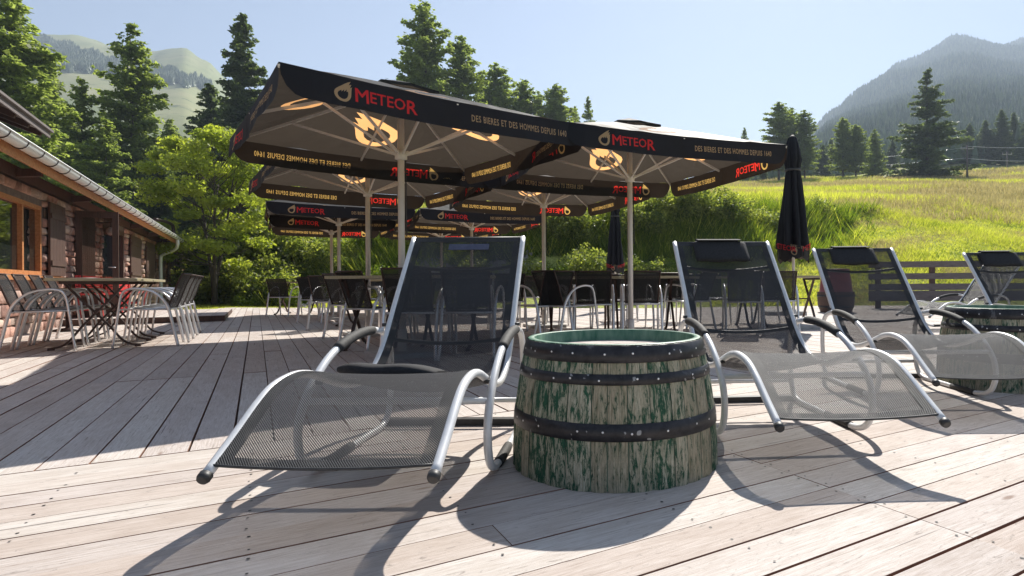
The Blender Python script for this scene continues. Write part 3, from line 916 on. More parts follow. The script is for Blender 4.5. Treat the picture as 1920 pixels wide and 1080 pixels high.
def panel(outline, grid, decals):
    """2D panel cut along the outlines of its printed marks; returns verts, faces, material index"""
    vs = [Vector(p) for p in outline]; n = len(vs)
    ed = [(i, (i + 1) % n) for i in range(n)]
    for loops, m in decals:
        for l in loops:
            b = len(vs); vs += [Vector(p) for p in l]; ed += [(b + i, b + (i + 1) % len(l)) for i in range(len(l))]
    vs += [Vector(p) for p in grid]
    V, E_, F, *_ = delaunay_2d_cdt(vs, ed, [], 0, 1e-6)
    V = np.array([(v.x, v.y) for v in V])
    C = np.array([V[f].mean(0) for f in F])
    ok = inside([outline], C)
    mi = np.zeros(len(F), int)
    for loops, m in decals: mi[inside(loops, C)] = m
    return V, [f for f, k in zip(F, ok) if k], mi[ok]

US, UE, UA, UVH_ = 2.746, 2.346, 2.84, 0.235        # side, eave height, apex height, valance drop
tm, tm_w = text_loops('ETEO', 0.092, 1.0, 0.012)
t_M, wM = text_loops('M', 0.112, 1.0, 0.016)
t_R, wR = text_loops('R', 0.112, 1.0, 0.016)
t_s, ws = text_loops('DES BIERES ET DES HOMMES DEPUIS 1640', 0.062, 1.0, 0.014, 1.12)
fs = 1.02 / ws
t_s = [[(x * fs, y) for x, y in l] for l in t_s]
k_ = (0.51 - 0.02) / (wM + tm_w + wR + 0.02)

def wordmark():
    out = shift([[(x * k_, y) for x, y in l] for l in t_M], 0, -.006)
    out += shift([[(x * k_, y) for x, y in l] for l in tm], wM * k_ + .012, 0.008)
    out += shift([[(x * k_, y) for x, y in l] for l in t_R], (wM + tm_w) * k_ + .024, -.012)
    return out

def valance_mesh():
    h = UVH_; s = US
    ol = [(0.0, h), (0.012, h * .62), (.045, h * .30), (.10, h * .08), (.16, 0)]
    ol += [(s - .16, 0), (s - .10, h * .08), (s - .045, h * .30), (s - .012, h * .62), (s, h)]
    top = [(s * (1 - i / 16), h) for i in range(1, 16)]
    bot = [(.16 + (s - .32) * i / 14, 0.0) for i in range(1, 14)]
    outline = ol[:5] + bot + ol[5:] + top
    grid = [(x, y) for x in np.linspace(.22, s - .22, 20) for y in (h * .12, h * .9)]
    em = shift(EMBLEM, .365, .038, .13)
    dec = [(em, 1), (shift(wordmark(), .52, .062), 2), (shift(t_s, 1.50, .085), 1)]
    V, F, mi = panel(outline, grid, dec)
    k1 = 1 - V[:, 1] / h
    sway = (.016 * np.sin(V[:, 0] * 4.1) + .007 * np.sin(V[:, 0] * 13 + 2 * V[:, 1])) * k1 + .02 * k1 + .004 * np.sin(V[:, 0] * 31 + 1.5) * k1
    dip = -.028 * np.sin(np.clip(V[:, 0] / s, 0, 1) * PI)
    V3 = np.stack([V[:, 0] - s / 2, -s / 2 - sway, UE - h + V[:, 1] + dip], 1)
    me = bpy.data.meshes.new('valance'); me.from_pydata([tuple(v) for v in V3], [], [tuple(f) for f in F])
    for k in ('valance', 'cream_print', 'red_print'): me.materials.append(M[k])
    me.polygons.foreach_set('material_index', mi.astype(np.int32)); me.update()
    return me

def canopy_mesh():
    s = US; D = s / 2
    VV, FF, MI = [], [], []
    ol = [(-D, 0)] + [(-D + s * i / 16, 0) for i in range(1, 16)] + [(D, 0), (0, D)]
    ol = [(-D + s * i / 16, 0) for i in range(17)] + [(D * (1 - i / 8), D * i / 8) for i in range(1, 8)] + [(0, D)] + [(-D * i / 8, D * (1 - i / 8)) for i in range(1, 8)]
    grid = [(x, y) for y in np.arange(.1, D, .12) for x in np.arange(-D, D, .14) if abs(x) < (D - y) - .06]
    a = math.radians(-14); em = []
    for l in EMBLEM:
        em.append([(((x - .5) * math.cos(a) - (y - .6) * math.sin(a)) * .50 - .02, ((x - .5) * math.sin(a) + (y - .6) * math.cos(a)) * .50 + .56) for x, y in l])
    V, F, mi = panel(ol, grid, [(em, 1)])
    for side in range(4):
        ca, sa = math.cos(side * PI / 2), math.sin(side * PI / 2)
        x = V[:, 0]; y = -D + V[:, 1]
        f = V[:, 1] / D
        half = np.maximum(D - V[:, 1], 1e-4); q = np.abs(x) / half
        sag = -.045 * np.sin(np.clip(q, 0, 1) * PI) * (1 - f) ** .6
        edge = -.028 * np.sin(np.clip((x + D) / s, 0, 1) * PI) * (1 - f) ** 4
        z = UE + (UA - UE) * f ** 1.04 + sag * .8 * (1 - (1 - f) ** 8) + edge
        z = z + (.007 * np.sin(x * 9 + y * 5 + side) + .005 * np.sin(x * 17 - y * 13 + side * 2)) * np.sin(np.clip(q, 0, 1) * PI) * (1 - f) ** .3 + .006 * np.sin(f * 40) * np.exp(-((1 - q) * half / .10) ** 2) * (1 - f)
        b = len(VV)
        VV += list(zip(x * ca - y * sa, x * sa + y * ca, z)); FF += [tuple(i + b for i in t) for t in F]; MI += list(mi)
    me = bpy.data.meshes.new('canopy'); me.from_pydata(VV, [], FF)
    for k in ('canopy', 'flame_print'): me.materials.append(M[k])
    me.polygons.foreach_set('material_index', np.array(MI, dtype=np.int32)); me.update()
    return me

def link(name, me, parent, rz=0.0):
    o = bpy.data.objects.new(name, me); COL.objects.link(o); o.parent = parent; o.rotation_euler = (0, 0, rz)
    return o

def make_umbrella():
    root = empty('parasol', (0, 0, 0), 0, 'x', 'parasol', 'open square black parasols over the terrace')
    vm = valance_mesh(); cm = canopy_mesh()
    link('canopy', cm, root)
    for i in range(4): link('valance', vm, root, i * PI / 2)
    mb = MB(); mb.tube([(0, 0, .03), (0, 0, UA - .02)], .034, 0, 16); mb.build('pole', [M['pole']], root)
    mb = MB(); mb.box(-.30, .30, -.30, .30, .0, .05); mb.tube([(0, 0, .05), (0, 0, .28)], .047, 1, 14)
    mb.build('base', [M['concrete'], M['pole']], root)
    HZ = 2.11
    mb = MB(); mb.lathe([(.036, HZ - .06), (.062, HZ - .05), (.062, HZ + .03), (.036, HZ + .045)], 16); mb.build('hub', [M['pole']], root)
    mb = MB(); mb.lathe([(.036, UA - .10), (.06, UA - .09), (.06, UA - .03), (.036, UA - .02)], 16); mb.build('crown_hub', [M['pole']], root)
    D = US / 2
    def onrib(i, f):
        a = i * PI / 4 - 3 * PI / 4
        R = D * (math.sqrt(2) if i % 2 == 0 else 1.0)
        edge = -.028 if i % 2 else 0
        return Vector((math.cos(a) * R * f, math.sin(a) * R * f, UE + (UA - UE) * (1 - f) ** 1.04 - .03 + edge * f ** 4))
    for i in range(8):
        mb = MB(); mb.beam(onrib(i, .02), onrib(i, .5), .016, .026); mb.beam(onrib(i, .5), onrib(i, 1.0), .016, .026)
        mb.build('rib', [M['pole']], root)
        mb = MB(); f = .62 if i % 2 == 0 else .55
        e = onrib(i, f); d = Vector((e.x, e.y, 0)).normalized()
        mb.beam(Vector((d.x * .055, d.y * .055, HZ)), e - Vector((0, 0, .02)), .017, .024)
        mb.beam(Vector((d.x * .03, d.y * .03, HZ)), Vector((d.x * .085, d.y * .085, HZ + .02)), .026, .03)
        mb.build('strut', [M['pole']], root)
    # vent cap
    mb = MB(); c = mb.vert((0, 0, UA + .045)); r = .30; rim = []
    for i in range(16):
        a = i * PI / 8; k = 1 / max(abs(math.cos(a)), abs(math.sin(a)))
        rim.append(mb.vert((math.cos(a) * r * k, math.sin(a) * r * k, UA - .075 + .012 * math.cos(4 * a))))
    low = [mb.vert((mb.v[j][0], mb.v[j][1], mb.v[j][2] - .03)) for j in rim]
    for i in range(16):
        mb.face((c, rim[i], rim[(i + 1) % 16]), 0); mb.face((rim[i], low[i], low[(i + 1) % 16], rim[(i + 1) % 16]), 0)
    mb.build('vent_cap', [M['canopy']], root)
    mb = MB(); mb.beam((.045, -.01, HZ - .03), (.05, -.012, 1.25), .022, .006, up=(1, 0, 0)); mb.build('pull_strap', [M['plastic']], root)
    return root
umb = make_umbrella()
UM = [(-2.05, 6.07, .672, 'nearest open parasol on the left, its large flame print glowing under the canopy'),
      (.43, 7.50, .386, 'nearest open parasol on the right, behind the green half barrel and beside the closed parasol'),
      (-3.40, 8.59, .64, 'open parasol directly behind the nearest left one, its rear lettering lit up'),
      (-5.70, 12.78, .50, 'third open parasol of the left line, its dark front flap with pale emblem visible'),
      (-6.86, 14.95, .50, 'farthest open parasol of the left line, next to the leafy tree'),
      (-.92, 10.0, .40, 'open parasol directly behind the nearest right one'),
      (-3.02, 13.94, .42, 'third open parasol of the right line, above the back of the front left lounger'),
      (-4.44, 16.5, .45, 'farthest open parasol of the right line, only its rear flap and hub showing')]
for i, (x, y, r, lb) in enumerate(UM):
    o = umb if i == 0 else copy_tree(umb)
    place(o, x, y, 0, r, None, lb)

# closed parasols
def make_closed(h, L, name_lb, x, y, rz):
    root = empty('closed_parasol', (0, 0, 0), 0, name_lb, 'parasol')
    mb = MB(); mb.tube([(0, 0, .03), (0, 0, h - .05)], .024, 0, 14); mb.build('pole', [M['pole']], root)
    mb = MB(); mb.box(-.3, .3, -.3, .3, 0, .05); mb.tube([(0, 0, .05), (0, 0, .3)], .04, 1, 12); mb.build('base', [M['concrete'], M['pole']], root)
    n = 96; rows = []
    prof = [(0, .018), (.03, .07), (.08, .10), (.13, .125), (.18, .135), (.22, .15), (.27, .125), (.33, .12), (.45, .15), (.60, .18), (.75, .215), (.88, .245), (.96, .26), (1.0, .262)]
    mb = MB(); R_ = []
    for q, (f, r) in enumerate(prof):
        row = []
        for k in range(n):
            a = 2 * PI * k / n
            fold = abs(math.sin(a * 4 + .5 * math.sin(a * 2 + f * 3))) ** .75
            depth = .10 + .50 * min(1, f * 2.2)
            rr = r * (1 - depth * (1 - fold)) * (1 + .06 * math.sin(a * 3 + f * 7))
            zz = h - f * L - (0.10 * (1 - fold) * (f ** 3))
            row.append(mb.vert((rr * math.cos(a), rr * math.sin(a), zz)))
        R_.append(row)
    for A, B in zip(R_, R_[1:]):
        for k in range(n): mb.face((A[k], A[(k + 1) % n], B[(k + 1) % n], B[k]), 0, True)
    mb.face(R_[0][::-1])
    cano = mb.build('canopy', [M['valance']], root)
    mb = MB(); mb.lathe([(.11, h - L * .30), (.128, h - L * .305), (.128, h - L * .318), (.11, h - L * .322)], 40); mb.build('tie_strap', [M['plastic']], root)
    # hanging flaps: alternating points below the canopy edge
    tl, tw = text_loops('METEOR', .085, .95, .012)
    for i in range(8):
        a = (i + .5) * PI / 4
        mb = MB(); ca, sa = math.cos(a), math.sin(a)
        rr = .225; t = Vector((-sa, ca, 0)); d = Vector((ca, sa, 0)); wv = .115
        z0 = h - L + .03; dz = -.21 - .07 * ((i * 37) % 5) / 4
        P_ = lambda u, v, off=0: d * (rr + .02 * v - .03 * u * u * 8 + off - .05 * v * abs(u) * 4) + t * u + Vector((0, 0, z0 + dz * v * (1 - 2.2 * abs(u))))
        G = [[mb.vert(P_(u, v)) for u in np.linspace(-wv, wv, 7)] for v in (0, .33, .66, 1)]
        for A, B in zip(G, G[1:]):
            for k in range(6): mb.face((A[k], A[k + 1], B[k + 1], B[k]), 0, True)
        mb.build('flap', [M['valance'] if i % 3 else M['canopy']], root)
    def mark(loops, wd, a0, zc, r_at, col, sgn=1):
        F_ = panel([(-.02, -.03), (wd + .02, -.03), (wd + .02, .14), (-.02, .14)], [], [(loops, 1)])
        V, F, mi = F_
        mb = MB()
        for f, m in zip(F, mi):
            if m != 1: continue
            mb.face([mb.vert((r_at * math.cos(a0 + (V[j][0] - wd / 2) / r_at), r_at * math.sin(a0 + (V[j][0] - wd / 2) / r_at), zc + V[j][1] + .22 * (V[j][0] - wd / 2) * sgn)) for j in f], 0)
        mb.build('lettering', [M[col]], root)
    front = -PI / 2 - rz + math.atan2(-x, y) * 0
    sl_, sw_ = text_loops('BIERES ET DES', .04, .9, .004)
    mark(tl, tw, front - .95, h - L - .03, .262, 'red_print', -1)
    mark(tl, tw, front + 1.05, h - L - .02, .262, 'red_print', 1)
    mark(sl_, sw_, front + .12, h - L - .02, .262, 'cream_print', -1)
    mark(shift(EMBLEM, 0, 0, .10), .10, front - .28, h - L - .12, .258, 'cream_print', -1)
    return place(root, x, y, 0, rz)
make_closed(3.12, 1.83, 'tall closed black parasol with folded canopy beside the front right lounger', 3.17, 9.35, .3)
make_closed(3.22, 2.0, 'closed parasol hanging folded behind the nearest right open parasol pole', .50, 16.0, 0.0)

# ------------------------------------------------------------------ rocking loungers (tip of the foot end at the origin, back towards +Y)
RAIL = [(0, .217), (.12, .288), (.235, .360), (.33, .404), (.45, .421), (.56, .410), (.67, .377), (.80, .335), (.92, .309), (1.03, .305), (1.13, .330), (1.22, .378), (1.32, .470), (1.45, .630), (1.61, .818), (1.776, 1.012)]
LOOP = [(.555, .125), (.548, .19), (.575, .27), (.655, .355), (.78, .435), (.92, .485), (1.07, .512), (1.2, .520), (1.32, .512), (1.42, .480), (1.475, .41), (1.49, .30), (1.48, .17), (1.45, .07), (1.37, .022), (1.2, .017), (.95, .017), (.75, .018), (.645, .035), (.585, .072)]
LW = .3175
def make_lounger(pillow='top'):
    root = empty('rocking_lounger', (0, 0, 0), 0, 'x', 'sun lounger', 'rocking sun loungers on the terrace')
    rc = catmull([(0, s, z) for s, z in RAIL], 5)
    def rail_at(s):
        for a, b in zip(rc, rc[1:]):
            if a.y <= s <= b.y:
                f = (s - a.y) / (b.y - a.y); return a.z + (b.z - a.z) * f
        return rc[-1].z
    for sg in (-1, 1):
        mb = MB(); mb.tube([(sg * LW, p.y, p.z) for p in rc], .0152, 0, 14)
        rl = mb.build('side_rail', [M['tube']], root)
        d = (rc[0] - rc[2]).normalized()
        mb = MB(); a = Vector((sg * LW, rc[0].y, rc[0].z))
        mb.tube([a - d * .004, a + d * .012, a + d * .020], [.0182, .0182, .014], 0, 16)
        mb.build('end_cap', [M['plastic']], rl)
        lp = catmull([(sg * (LW + .036), s, z) for s, z in LOOP] + [(sg * (LW + .036), LOOP[0][0], LOOP[0][1])], 5)[:-1]
        mb = MB(); mb.tube(lp, .0157, 0, 14, closed=True)
        lo = mb.build('rocker_loop', [M['tube']], root)
        arm = [p for p in lp if p.z > .42 and .84 < p.y < 1.25]
        arm.sort(key=lambda p: p.y)
        mb = MB(); rad = [.0225] * len(arm); rad[0] = rad[-1] = .0205
        mb.tube(arm, rad, 0, 14); mb.build('arm_pad', [M['foam']], lo)
        ft = sorted([p for p in lp if p.z < .05 and .74 < p.y < 1.0], key=lambda p: p.y)
        mb = MB(); mb.tube(ft, .0205, 0, 14); mb.build('floor_pad', [M['foam']], lo)
        mb = MB()
        for s in (.66, 1.375): 
            z = rail_at(s) if s > 1 else .362
            mb.tube([(sg * LW, s, z - (.0 if s < 1 else .0)), (sg * (LW + .036), s, z)], .009, 0, 8)
        mb.build('bolt', [M['plastic']], root)
    mb = MB(); mb.tube([(-LW - .036, 1.485, .125), (LW + .036, 1.485, .125)], .0135, 0, 12); mb.build('cross_tube', [M['tube']], root)
    mb = MB(); mb.tube([(-LW - .036, .60, .30), (LW + .036, .60, .30)], .0135, 0, 12); mb.build('cross_tube', [M['tube']], root)
    mb = MB(); mb.box(-LW - .07, LW + .07, 1.44, 1.49, .0, .034); mb.build('floor_bar', [M['plastic']], root)
    # sling
    xs = np.linspace(-1, 1, 15); ss = np.concatenate([np.linspace(.02, .6, 24), np.linspace(.625, 1.35, 32), np.linspace(1.37, 1.766, 14)])
    hw = LW - .006
    def surf(u, s, up=0.0):
        z = rail_at(s)
        sag = .045 * math.exp(-((s - 1.05) / .22) ** 2) + .012
        return (u * hw, s, z + .010 - sag * (1 - u * u) * (1 if s < 1.3 else .5) + up)
    L = 0; acc = [0]
    for a, b in zip(ss, ss[1:]): L += math.hypot(b - a, rail_at(b) - rail_at(a)); acc.append(L)
    mb = MB(); G = [[mb.vert(surf(u, s)) for u in xs] for s in ss]
    for i in range(len(ss) - 1):
        for k in range(len(xs) - 1):
            mb.face((G[i][k], G[i][k + 1], G[i + 1][k + 1], G[i + 1][k]), 0, True, [(xs[k] * hw, acc[i]), (xs[k + 1] * hw, acc[i]), (xs[k + 1] * hw, acc[i + 1]), (xs[k] * hw, acc[i + 1])])
    mb.build('sling', [M['sling']], root)
    mb = MB()
    for a, b in ((-1.0, -.86), (.86, 1.0)):
        G = [[mb.vert(surf(u, s, .0025)) for u in (a, (a + b) / 2, b)] for s in ss]
        for i in range(len(ss) - 1):
            for k in range(2):
                u0, u1 = (a, (a + b) / 2, b)[k], (a, (a + b) / 2, b)[k + 1]
                mb.face((G[i][k], G[i][k + 1], G[i + 1][k + 1], G[i + 1][k]), 0, True, [(u0 * hw, acc[i]), (u1 * hw, acc[i]), (u1 * hw, acc[i + 1]), (u0 * hw, acc[i + 1])])
    for s0, s1 in ((.02, .045), (1.745, 1.766)):
        G = [[mb.vert(surf(u, s, .003)) for u in xs] for s in (s0, s1)]
        for k in range(len(xs) - 1): mb.face((G[0][k], G[0][k + 1], G[1][k + 1], G[1][k]), 0, True, [(xs[k] * hw, s0), (xs[k + 1] * hw, s0), (xs[k + 1] * hw, s1), (xs[k] * hw, s1)])
    mb.build('hem', [M['hem']], root)
    mb = MB()
    for s in (.02,):
        mb.tube([surf(u, s, 0) for u in xs], .0045, 0, 6)
    mb.build('foot_edge', [M['plastic']], root)
    for s, bow in ((1.33, .03), (1.645, .03)):
        mb = MB(); z = rail_at(s)
        mb.tube([(u * LW, s + bow * (1 - u * u) * .8, z - .010 - bow * (1 - u * u)) for u in np.linspace(-1, 1, 13)], .0105, 0, 10)
        mb.build('back_bar', [M['plastic']], root)
    mb = MB(); e = rc[-1]; mb.tube([(-LW, e.y, e.z - .004), (LW, e.y, e.z - .004)], .010, 0, 10); mb.build('top_bar', [M['plastic']], root)
    return root, rail_at, surf

def add_pillow(root, surf, c_s=None, x0=-.14, x1=.24):
    """padded head cushion hung over the top of the back"""
    mb = MB(); d = Vector((0, 1.776 - 1.61, 1.012 - .818)).normalized(); nrm = Vector((0, -d.z, d.y))
    c = Vector((0, 1.712, .938))
    G = []
    nu, nvv = 14, 16
    for i in range(nu + 1):
        u = i / nu; x = x0 + (x1 - x0) * u
        e = math.sin(PI * u) ** .2 if 0 < u < 1 else 0
        row = []
        for k in range(nvv):
            a = 2 * PI * k / nvv
            hh = .088 * (.93 + .07 * e); tt = .050 * (.45 + .55 * e)
            ca, sa = math.cos(a), math.sin(a)
            p = c + d * (abs(ca) ** .45 * (1 if ca > 0 else -1) * hh + .004 * math.sin(x * 30)) + nrm * (abs(sa) ** .6 * (1 if sa > 0 else -1) * tt * .42 + .016)
            row.append(mb.vert((x, p.y, p.z)))
        G.append(row)
    for A, B in zip(G, G[1:]):
        for k in range(nvv): mb.face((A[k], A[(k + 1) % nvv], B[(k + 1) % nvv], B[k]), 0, True)
    mb.face(G[0][::-1]); mb.face(G[-1])
    p = mb.build('head_pillow', [M['pillow']], root)
    mb = MB()
    q = [c + d * .07 + nrm * .05, Vector((0, 1.79, 1.035)), Vector((0, 1.82, 1.0)), Vector((0, 1.76, .90))]
    for a, b in zip(q, q[1:]): mb.beam((x0 * .5 + x1 * .5, a.y, a.z), (x0 * .5 + x1 * .5, b.y, b.z), x1 - x0 - .06, .004, up=(0, .5, .5))
    mb.build('pillow_strap', [M['pillow']], p)

lg, rail_at, surf = make_lounger()
l2 = copy_tree(lg); add_pillow(l2, surf, x0=-.20, x1=.155)
place(lg, -.77, 1.598, 0, -.012, None, 'grey rocking lounger nearest the camera, left of the front green barrel, without a head pillow')
place(l2, .975, 2.136, 0, .078, None, 'grey rocking lounger just right of the front green barrel, black pillow on its back')
LG3 = [(2.07, 3.00, -.02, 'third rocking lounger from the left, between the two green barrels'),
       (3.80, 3.85, -.05, 'rocking lounger at the right edge of the picture, behind the second green barrel'),
       (4.85, 8.9, -1.30, 'small distant rocking lounger seen side-on in front of the wooden fence')]
for i, (x, y, r, lb) in enumerate(LG3):
    o = copy_tree(l2 if i < 2 else lg)
    place(o, x, y, 0, r, None, lb)
# strap and fallen pillow of the first lounger
mb = MB()
for x in (0,):
    a, b = surf(.0, 1.735, .006), surf(.0, 1.70, .006)
    mb.beam((-.10, (a[1] + b[1]) / 2, (a[2] + b[2]) / 2 + .002), (.13, (a[1] + b[1]) / 2, (a[2] + b[2]) / 2 + .002), .045, .004, up=(0, -.77, .64))
mb.build('strap', [M['strap']], lg, world=False)
def loose_pillow():
    mb = MB(); G = []
    L_, H_, T_ = .44, .10, .036
    for i in range(17):
        u = i / 16; x = -L_ / 2 + L_ * u; e = (1 - abs(2 * u - 1) ** 6)
        row = []
        for k in range(18):
            a = 2 * PI * k / 18; ca, sa = math.cos(a), math.sin(a)
            row.append(mb.vert((x, abs(ca) ** .55 * (1 if ca > 0 else -1) * H_ * (.85 + .15 * e), abs(sa) ** .7 * (1 if sa > 0 else -1) * T_ * (.45 + .55 * e) + .004 * math.sin(x * 25))))
        G.append(row)
    for A, B in zip(G, G[1:]):
        for k in range(18): mb.face((A[k], A[(k + 1) % 18], B[(k + 1) % 18], B[k]), 0, True)
    mb.face(G[0][::-1]); mb.face(G[-1])
    o = mb.build('pillow', [M['pillow']])
    o.location = (-.91, 2.58, .352); o.rotation_euler = (math.radians(-9), math.radians(2), math.radians(-4))
    tag(o, 'loose black pillow lying on the seat of the nearest lounger', 'pillow')
loose_pillow()

# ------------------------------------------------------------------ half barrels
def make_barrel():
    root = empty('half_barrel', (0, 0, 0), 0, 'x', 'barrel', 'green painted half barrels used as tables')
    H = .517
    prof = lambda z: .430 - .012 * (z / H) - .050 * (z / H) ** 2 + .004 * math.sin(z / H * PI)
    nst = 34; mb = MB(); ang = 0.0
    cuts = [0.0]
    while cuts[-1] < 2 * PI - .12: cuts.append(cuts[-1] + random.uniform(.14, .24))
    cuts[-1] = 2 * PI
    zs = np.linspace(0, H, 13)
    for a0, a1 in zip(cuts, cuts[1:]):
        r = random.random(); sub = 4; A = [a0 + .0035 + (a1 - a0 - .007) * k / sub for k in range(sub + 1)]
        off = random.uniform(-.0012, .0012)
        G = [[mb.vert(((prof(z) + off - .0055 * (2 * k / sub - 1) ** 6) * math.cos(a), (prof(z) + off - .0055 * (2 * k / sub - 1) ** 6) * math.sin(a), z)) for k, a in enumerate(A)] for z in zs]
        for i in range(len(zs) - 1):
            for k in range(sub):
                mb.face((G[i][k], G[i][k + 1], G[i + 1][k + 1], G[i + 1][k]), 0, True, [(A[k] * .4, zs[i]), (A[k + 1] * .4, zs[i]), (A[k + 1] * .4, zs[i + 1]), (A[k] * .4, zs[i + 1])], r)
    mb.build('staves', [M['stave']], root)
    mb = MB()
    mb.lathe([(prof(H) - .004, H - .001), (prof(H) - .008, H + .001), (prof(H) - .028, H + .001), (prof(H) - .030, H - .002), (prof(H) - .034, H - .10)], 72)
    mb.lathe([(prof(0) - .005, .004), (prof(.2) - .008, .2), (prof(.45) - .008, .45), (prof(H) - .006, H - .004)], 48, 0, True)
    mb.build('rim', [M['green_in']], root)
    mb = MB(); R_ = prof(.46) - .030
    for i in range(6):
        x0 = -R_ + 2 * R_ * i / 6 + .002; x1 = -R_ + 2 * R_ * (i + 1) / 6 - .002
        pts = []
        for x in np.linspace(x0, x1, 6): pts.append((x, -math.sqrt(max(0, R_ ** 2 - x * x))))
        pts += [(x, -y) for x, y in pts[::-1]]
        lo = [mb.vert((x, y, .445)) for x, y in pts]; hi = [mb.vert((x, y, .466)) for x, y in pts]
        mb.face(hi, 0, uv=[(y, x) for x, y in pts], a=random.random())
        for k in range(len(pts)): mb.face((lo[k], lo[(k + 1) % len(pts)], hi[(k + 1) % len(pts)], hi[k]), 0)
    mb.build('lid', [M['deck']], root)
    for z0, z1 in ((.452, .514), (.374, .413), (.178, .240)):
        mb = MB()
        e = .0035
        mb.lathe([(prof(z0) + .0005, z0), (prof(z0) + e, z0 + .001), (prof((z0 + z1) / 2) + e + .0008, (z0 + z1) / 2), (prof(z1) + e, z1 - .001), (prof(z1) + .0005, z1)], 90)
        for k in range(22):
            a = k * 2 * PI / 22 + random.uniform(-.09, .09); z = (z0 + z1) / 2 + random.uniform(-.004, .004); R = prof(z) + e + .0005
            d = Vector((math.cos(a), math.sin(a), 0)); t = Vector((-math.sin(a), math.cos(a), 0)); c = d * R + Vector((0, 0, z)); rr = .0042
            i = [mb.vert(c + t * math.cos(q) * rr + Vector((0, 0, math.sin(q) * rr)) + d * .0005) for q in np.arange(8) * PI / 4]; ctr = mb.vert(c + d * .003)
            for q in range(8): mb.face((i[q], i[(q + 1) % 8], ctr), 1, True)
        mb.build('hoop', [M['hoop'], M['alu']], root)
    return root
b1 = make_barrel()
place(b1, .070, 2.471, 0, .6, None, 'large half barrel with flaking green paint and black hoops, centre foreground')
b2 = copy_tree(b1)
place(b2, 2.93, 4.16, 0, 2.9, (1.0, 1.0, 1.07), 'second green half barrel, cut by the right edge between two loungers')
mb = MB(); mb.tube(catmull([(0, 0, .47), (-.05, -.02, .455), (-.075, -.03, .43), (-.06, -.03, .40), (-.02, -.02, .395)], 4), .009, 0, 8)
hk = mb.build('hook', [M['plastic']], b2, world=False)
hk.location = (.40 * math.cos(PI - 2.9 + .15), .40 * math.sin(PI - 2.9 + .15), 0); hk.rotation_euler = (0, 0, -2.9)

# ------------------------------------------------------------------ chairs and folding tables (front of the chair towards +Y)
ARCH = [(-.335, 0), (-.30, .16), (-.26, .36), (-.225, .50), (-.165, .60), (-.08, .675), (.02, .71), (.12, .718), (.20, .695), (.238, .62), (.262, .46), (.29, .24), (.32, 0)]
def make_chair():
    root = empty('terrace_chair', (0, 0, 0), 0, 'x', 'chair')
    for sg in (-1, 1):
        c = catmull([(sg * (.262 if z > .05 else .272), y, z) for y, z in ARCH], 4)
        mb = MB(); mb.tube(c, [.0175 if p.y < -.16 else .0135 for p in c], 0, 10); mb.tube([(sg * .262, -.235, .462), (sg * .262, .262, .47)], .010, 0, 8)
        s = mb.build('side_frame', [M['alu']], root)
    for y_ in (-.235, .255):
        mb = MB(); mb.tube([(-.262, y_, .463), (.262, y_, .463)], .0115, 0, 8); mb.build('seat_rail', [M['alu']], root)
    mb = MB()
    bk = catmull([(0, -.205, .45), (0, -.255, .58), (0, -.315, .76), (0, -.375, .90)], 4)
    for sg in (-1, 1): mb.tube([(sg * (.215 + .018 * (p.z - .45) / .45), p.y, p.z) for p in bk], .0105, 0, 8)
    mb.tube([(x, bk[-1].y - .02 * (1 - (x / .233) ** 2), bk[-1].z) for x in np.linspace(-.233, .233, 9)], .0105, 0, 8)
    mb.build('back_frame', [M['dark_metal']], root)
    def sheet(name, pts, w0, w1, bow):
        mb = MB(); L = 0; G = []; ac = []
        xs = np.linspace(-1, 1, 7)
        for i, p in enumerate(pts):
            if i: L += (pts[i] - pts[i - 1]).length
            ac.append(L); f = i / (len(pts) - 1); w_ = w0 + (w1 - w0) * f
            G.append([mb.vert((u * w_, p.y - bow[0] * (1 - u * u), p.z - bow[1] * (1 - u * u))) for u in xs])
        for i in range(len(pts) - 1):
            for k in range(6):
                mb.face((G[i][k], G[i][k + 1], G[i + 1][k + 1], G[i + 1][k]), 0, True, [(xs[k] * w0, ac[i]), (xs[k + 1] * w0, ac[i]), (xs[k + 1] * w0, ac[i + 1]), (xs[k] * w0, ac[i + 1])])
        mb.build(name, [M['chair_mesh']], root)
    sheet('backrest', bk, .215, .233, (.02, 0))
    sheet('seat', catmull([(0, -.215, .470), (0, 0, .466), (0, .20, .474), (0, .262, .468)], 3), .25, .255, (0, .014))
    return root
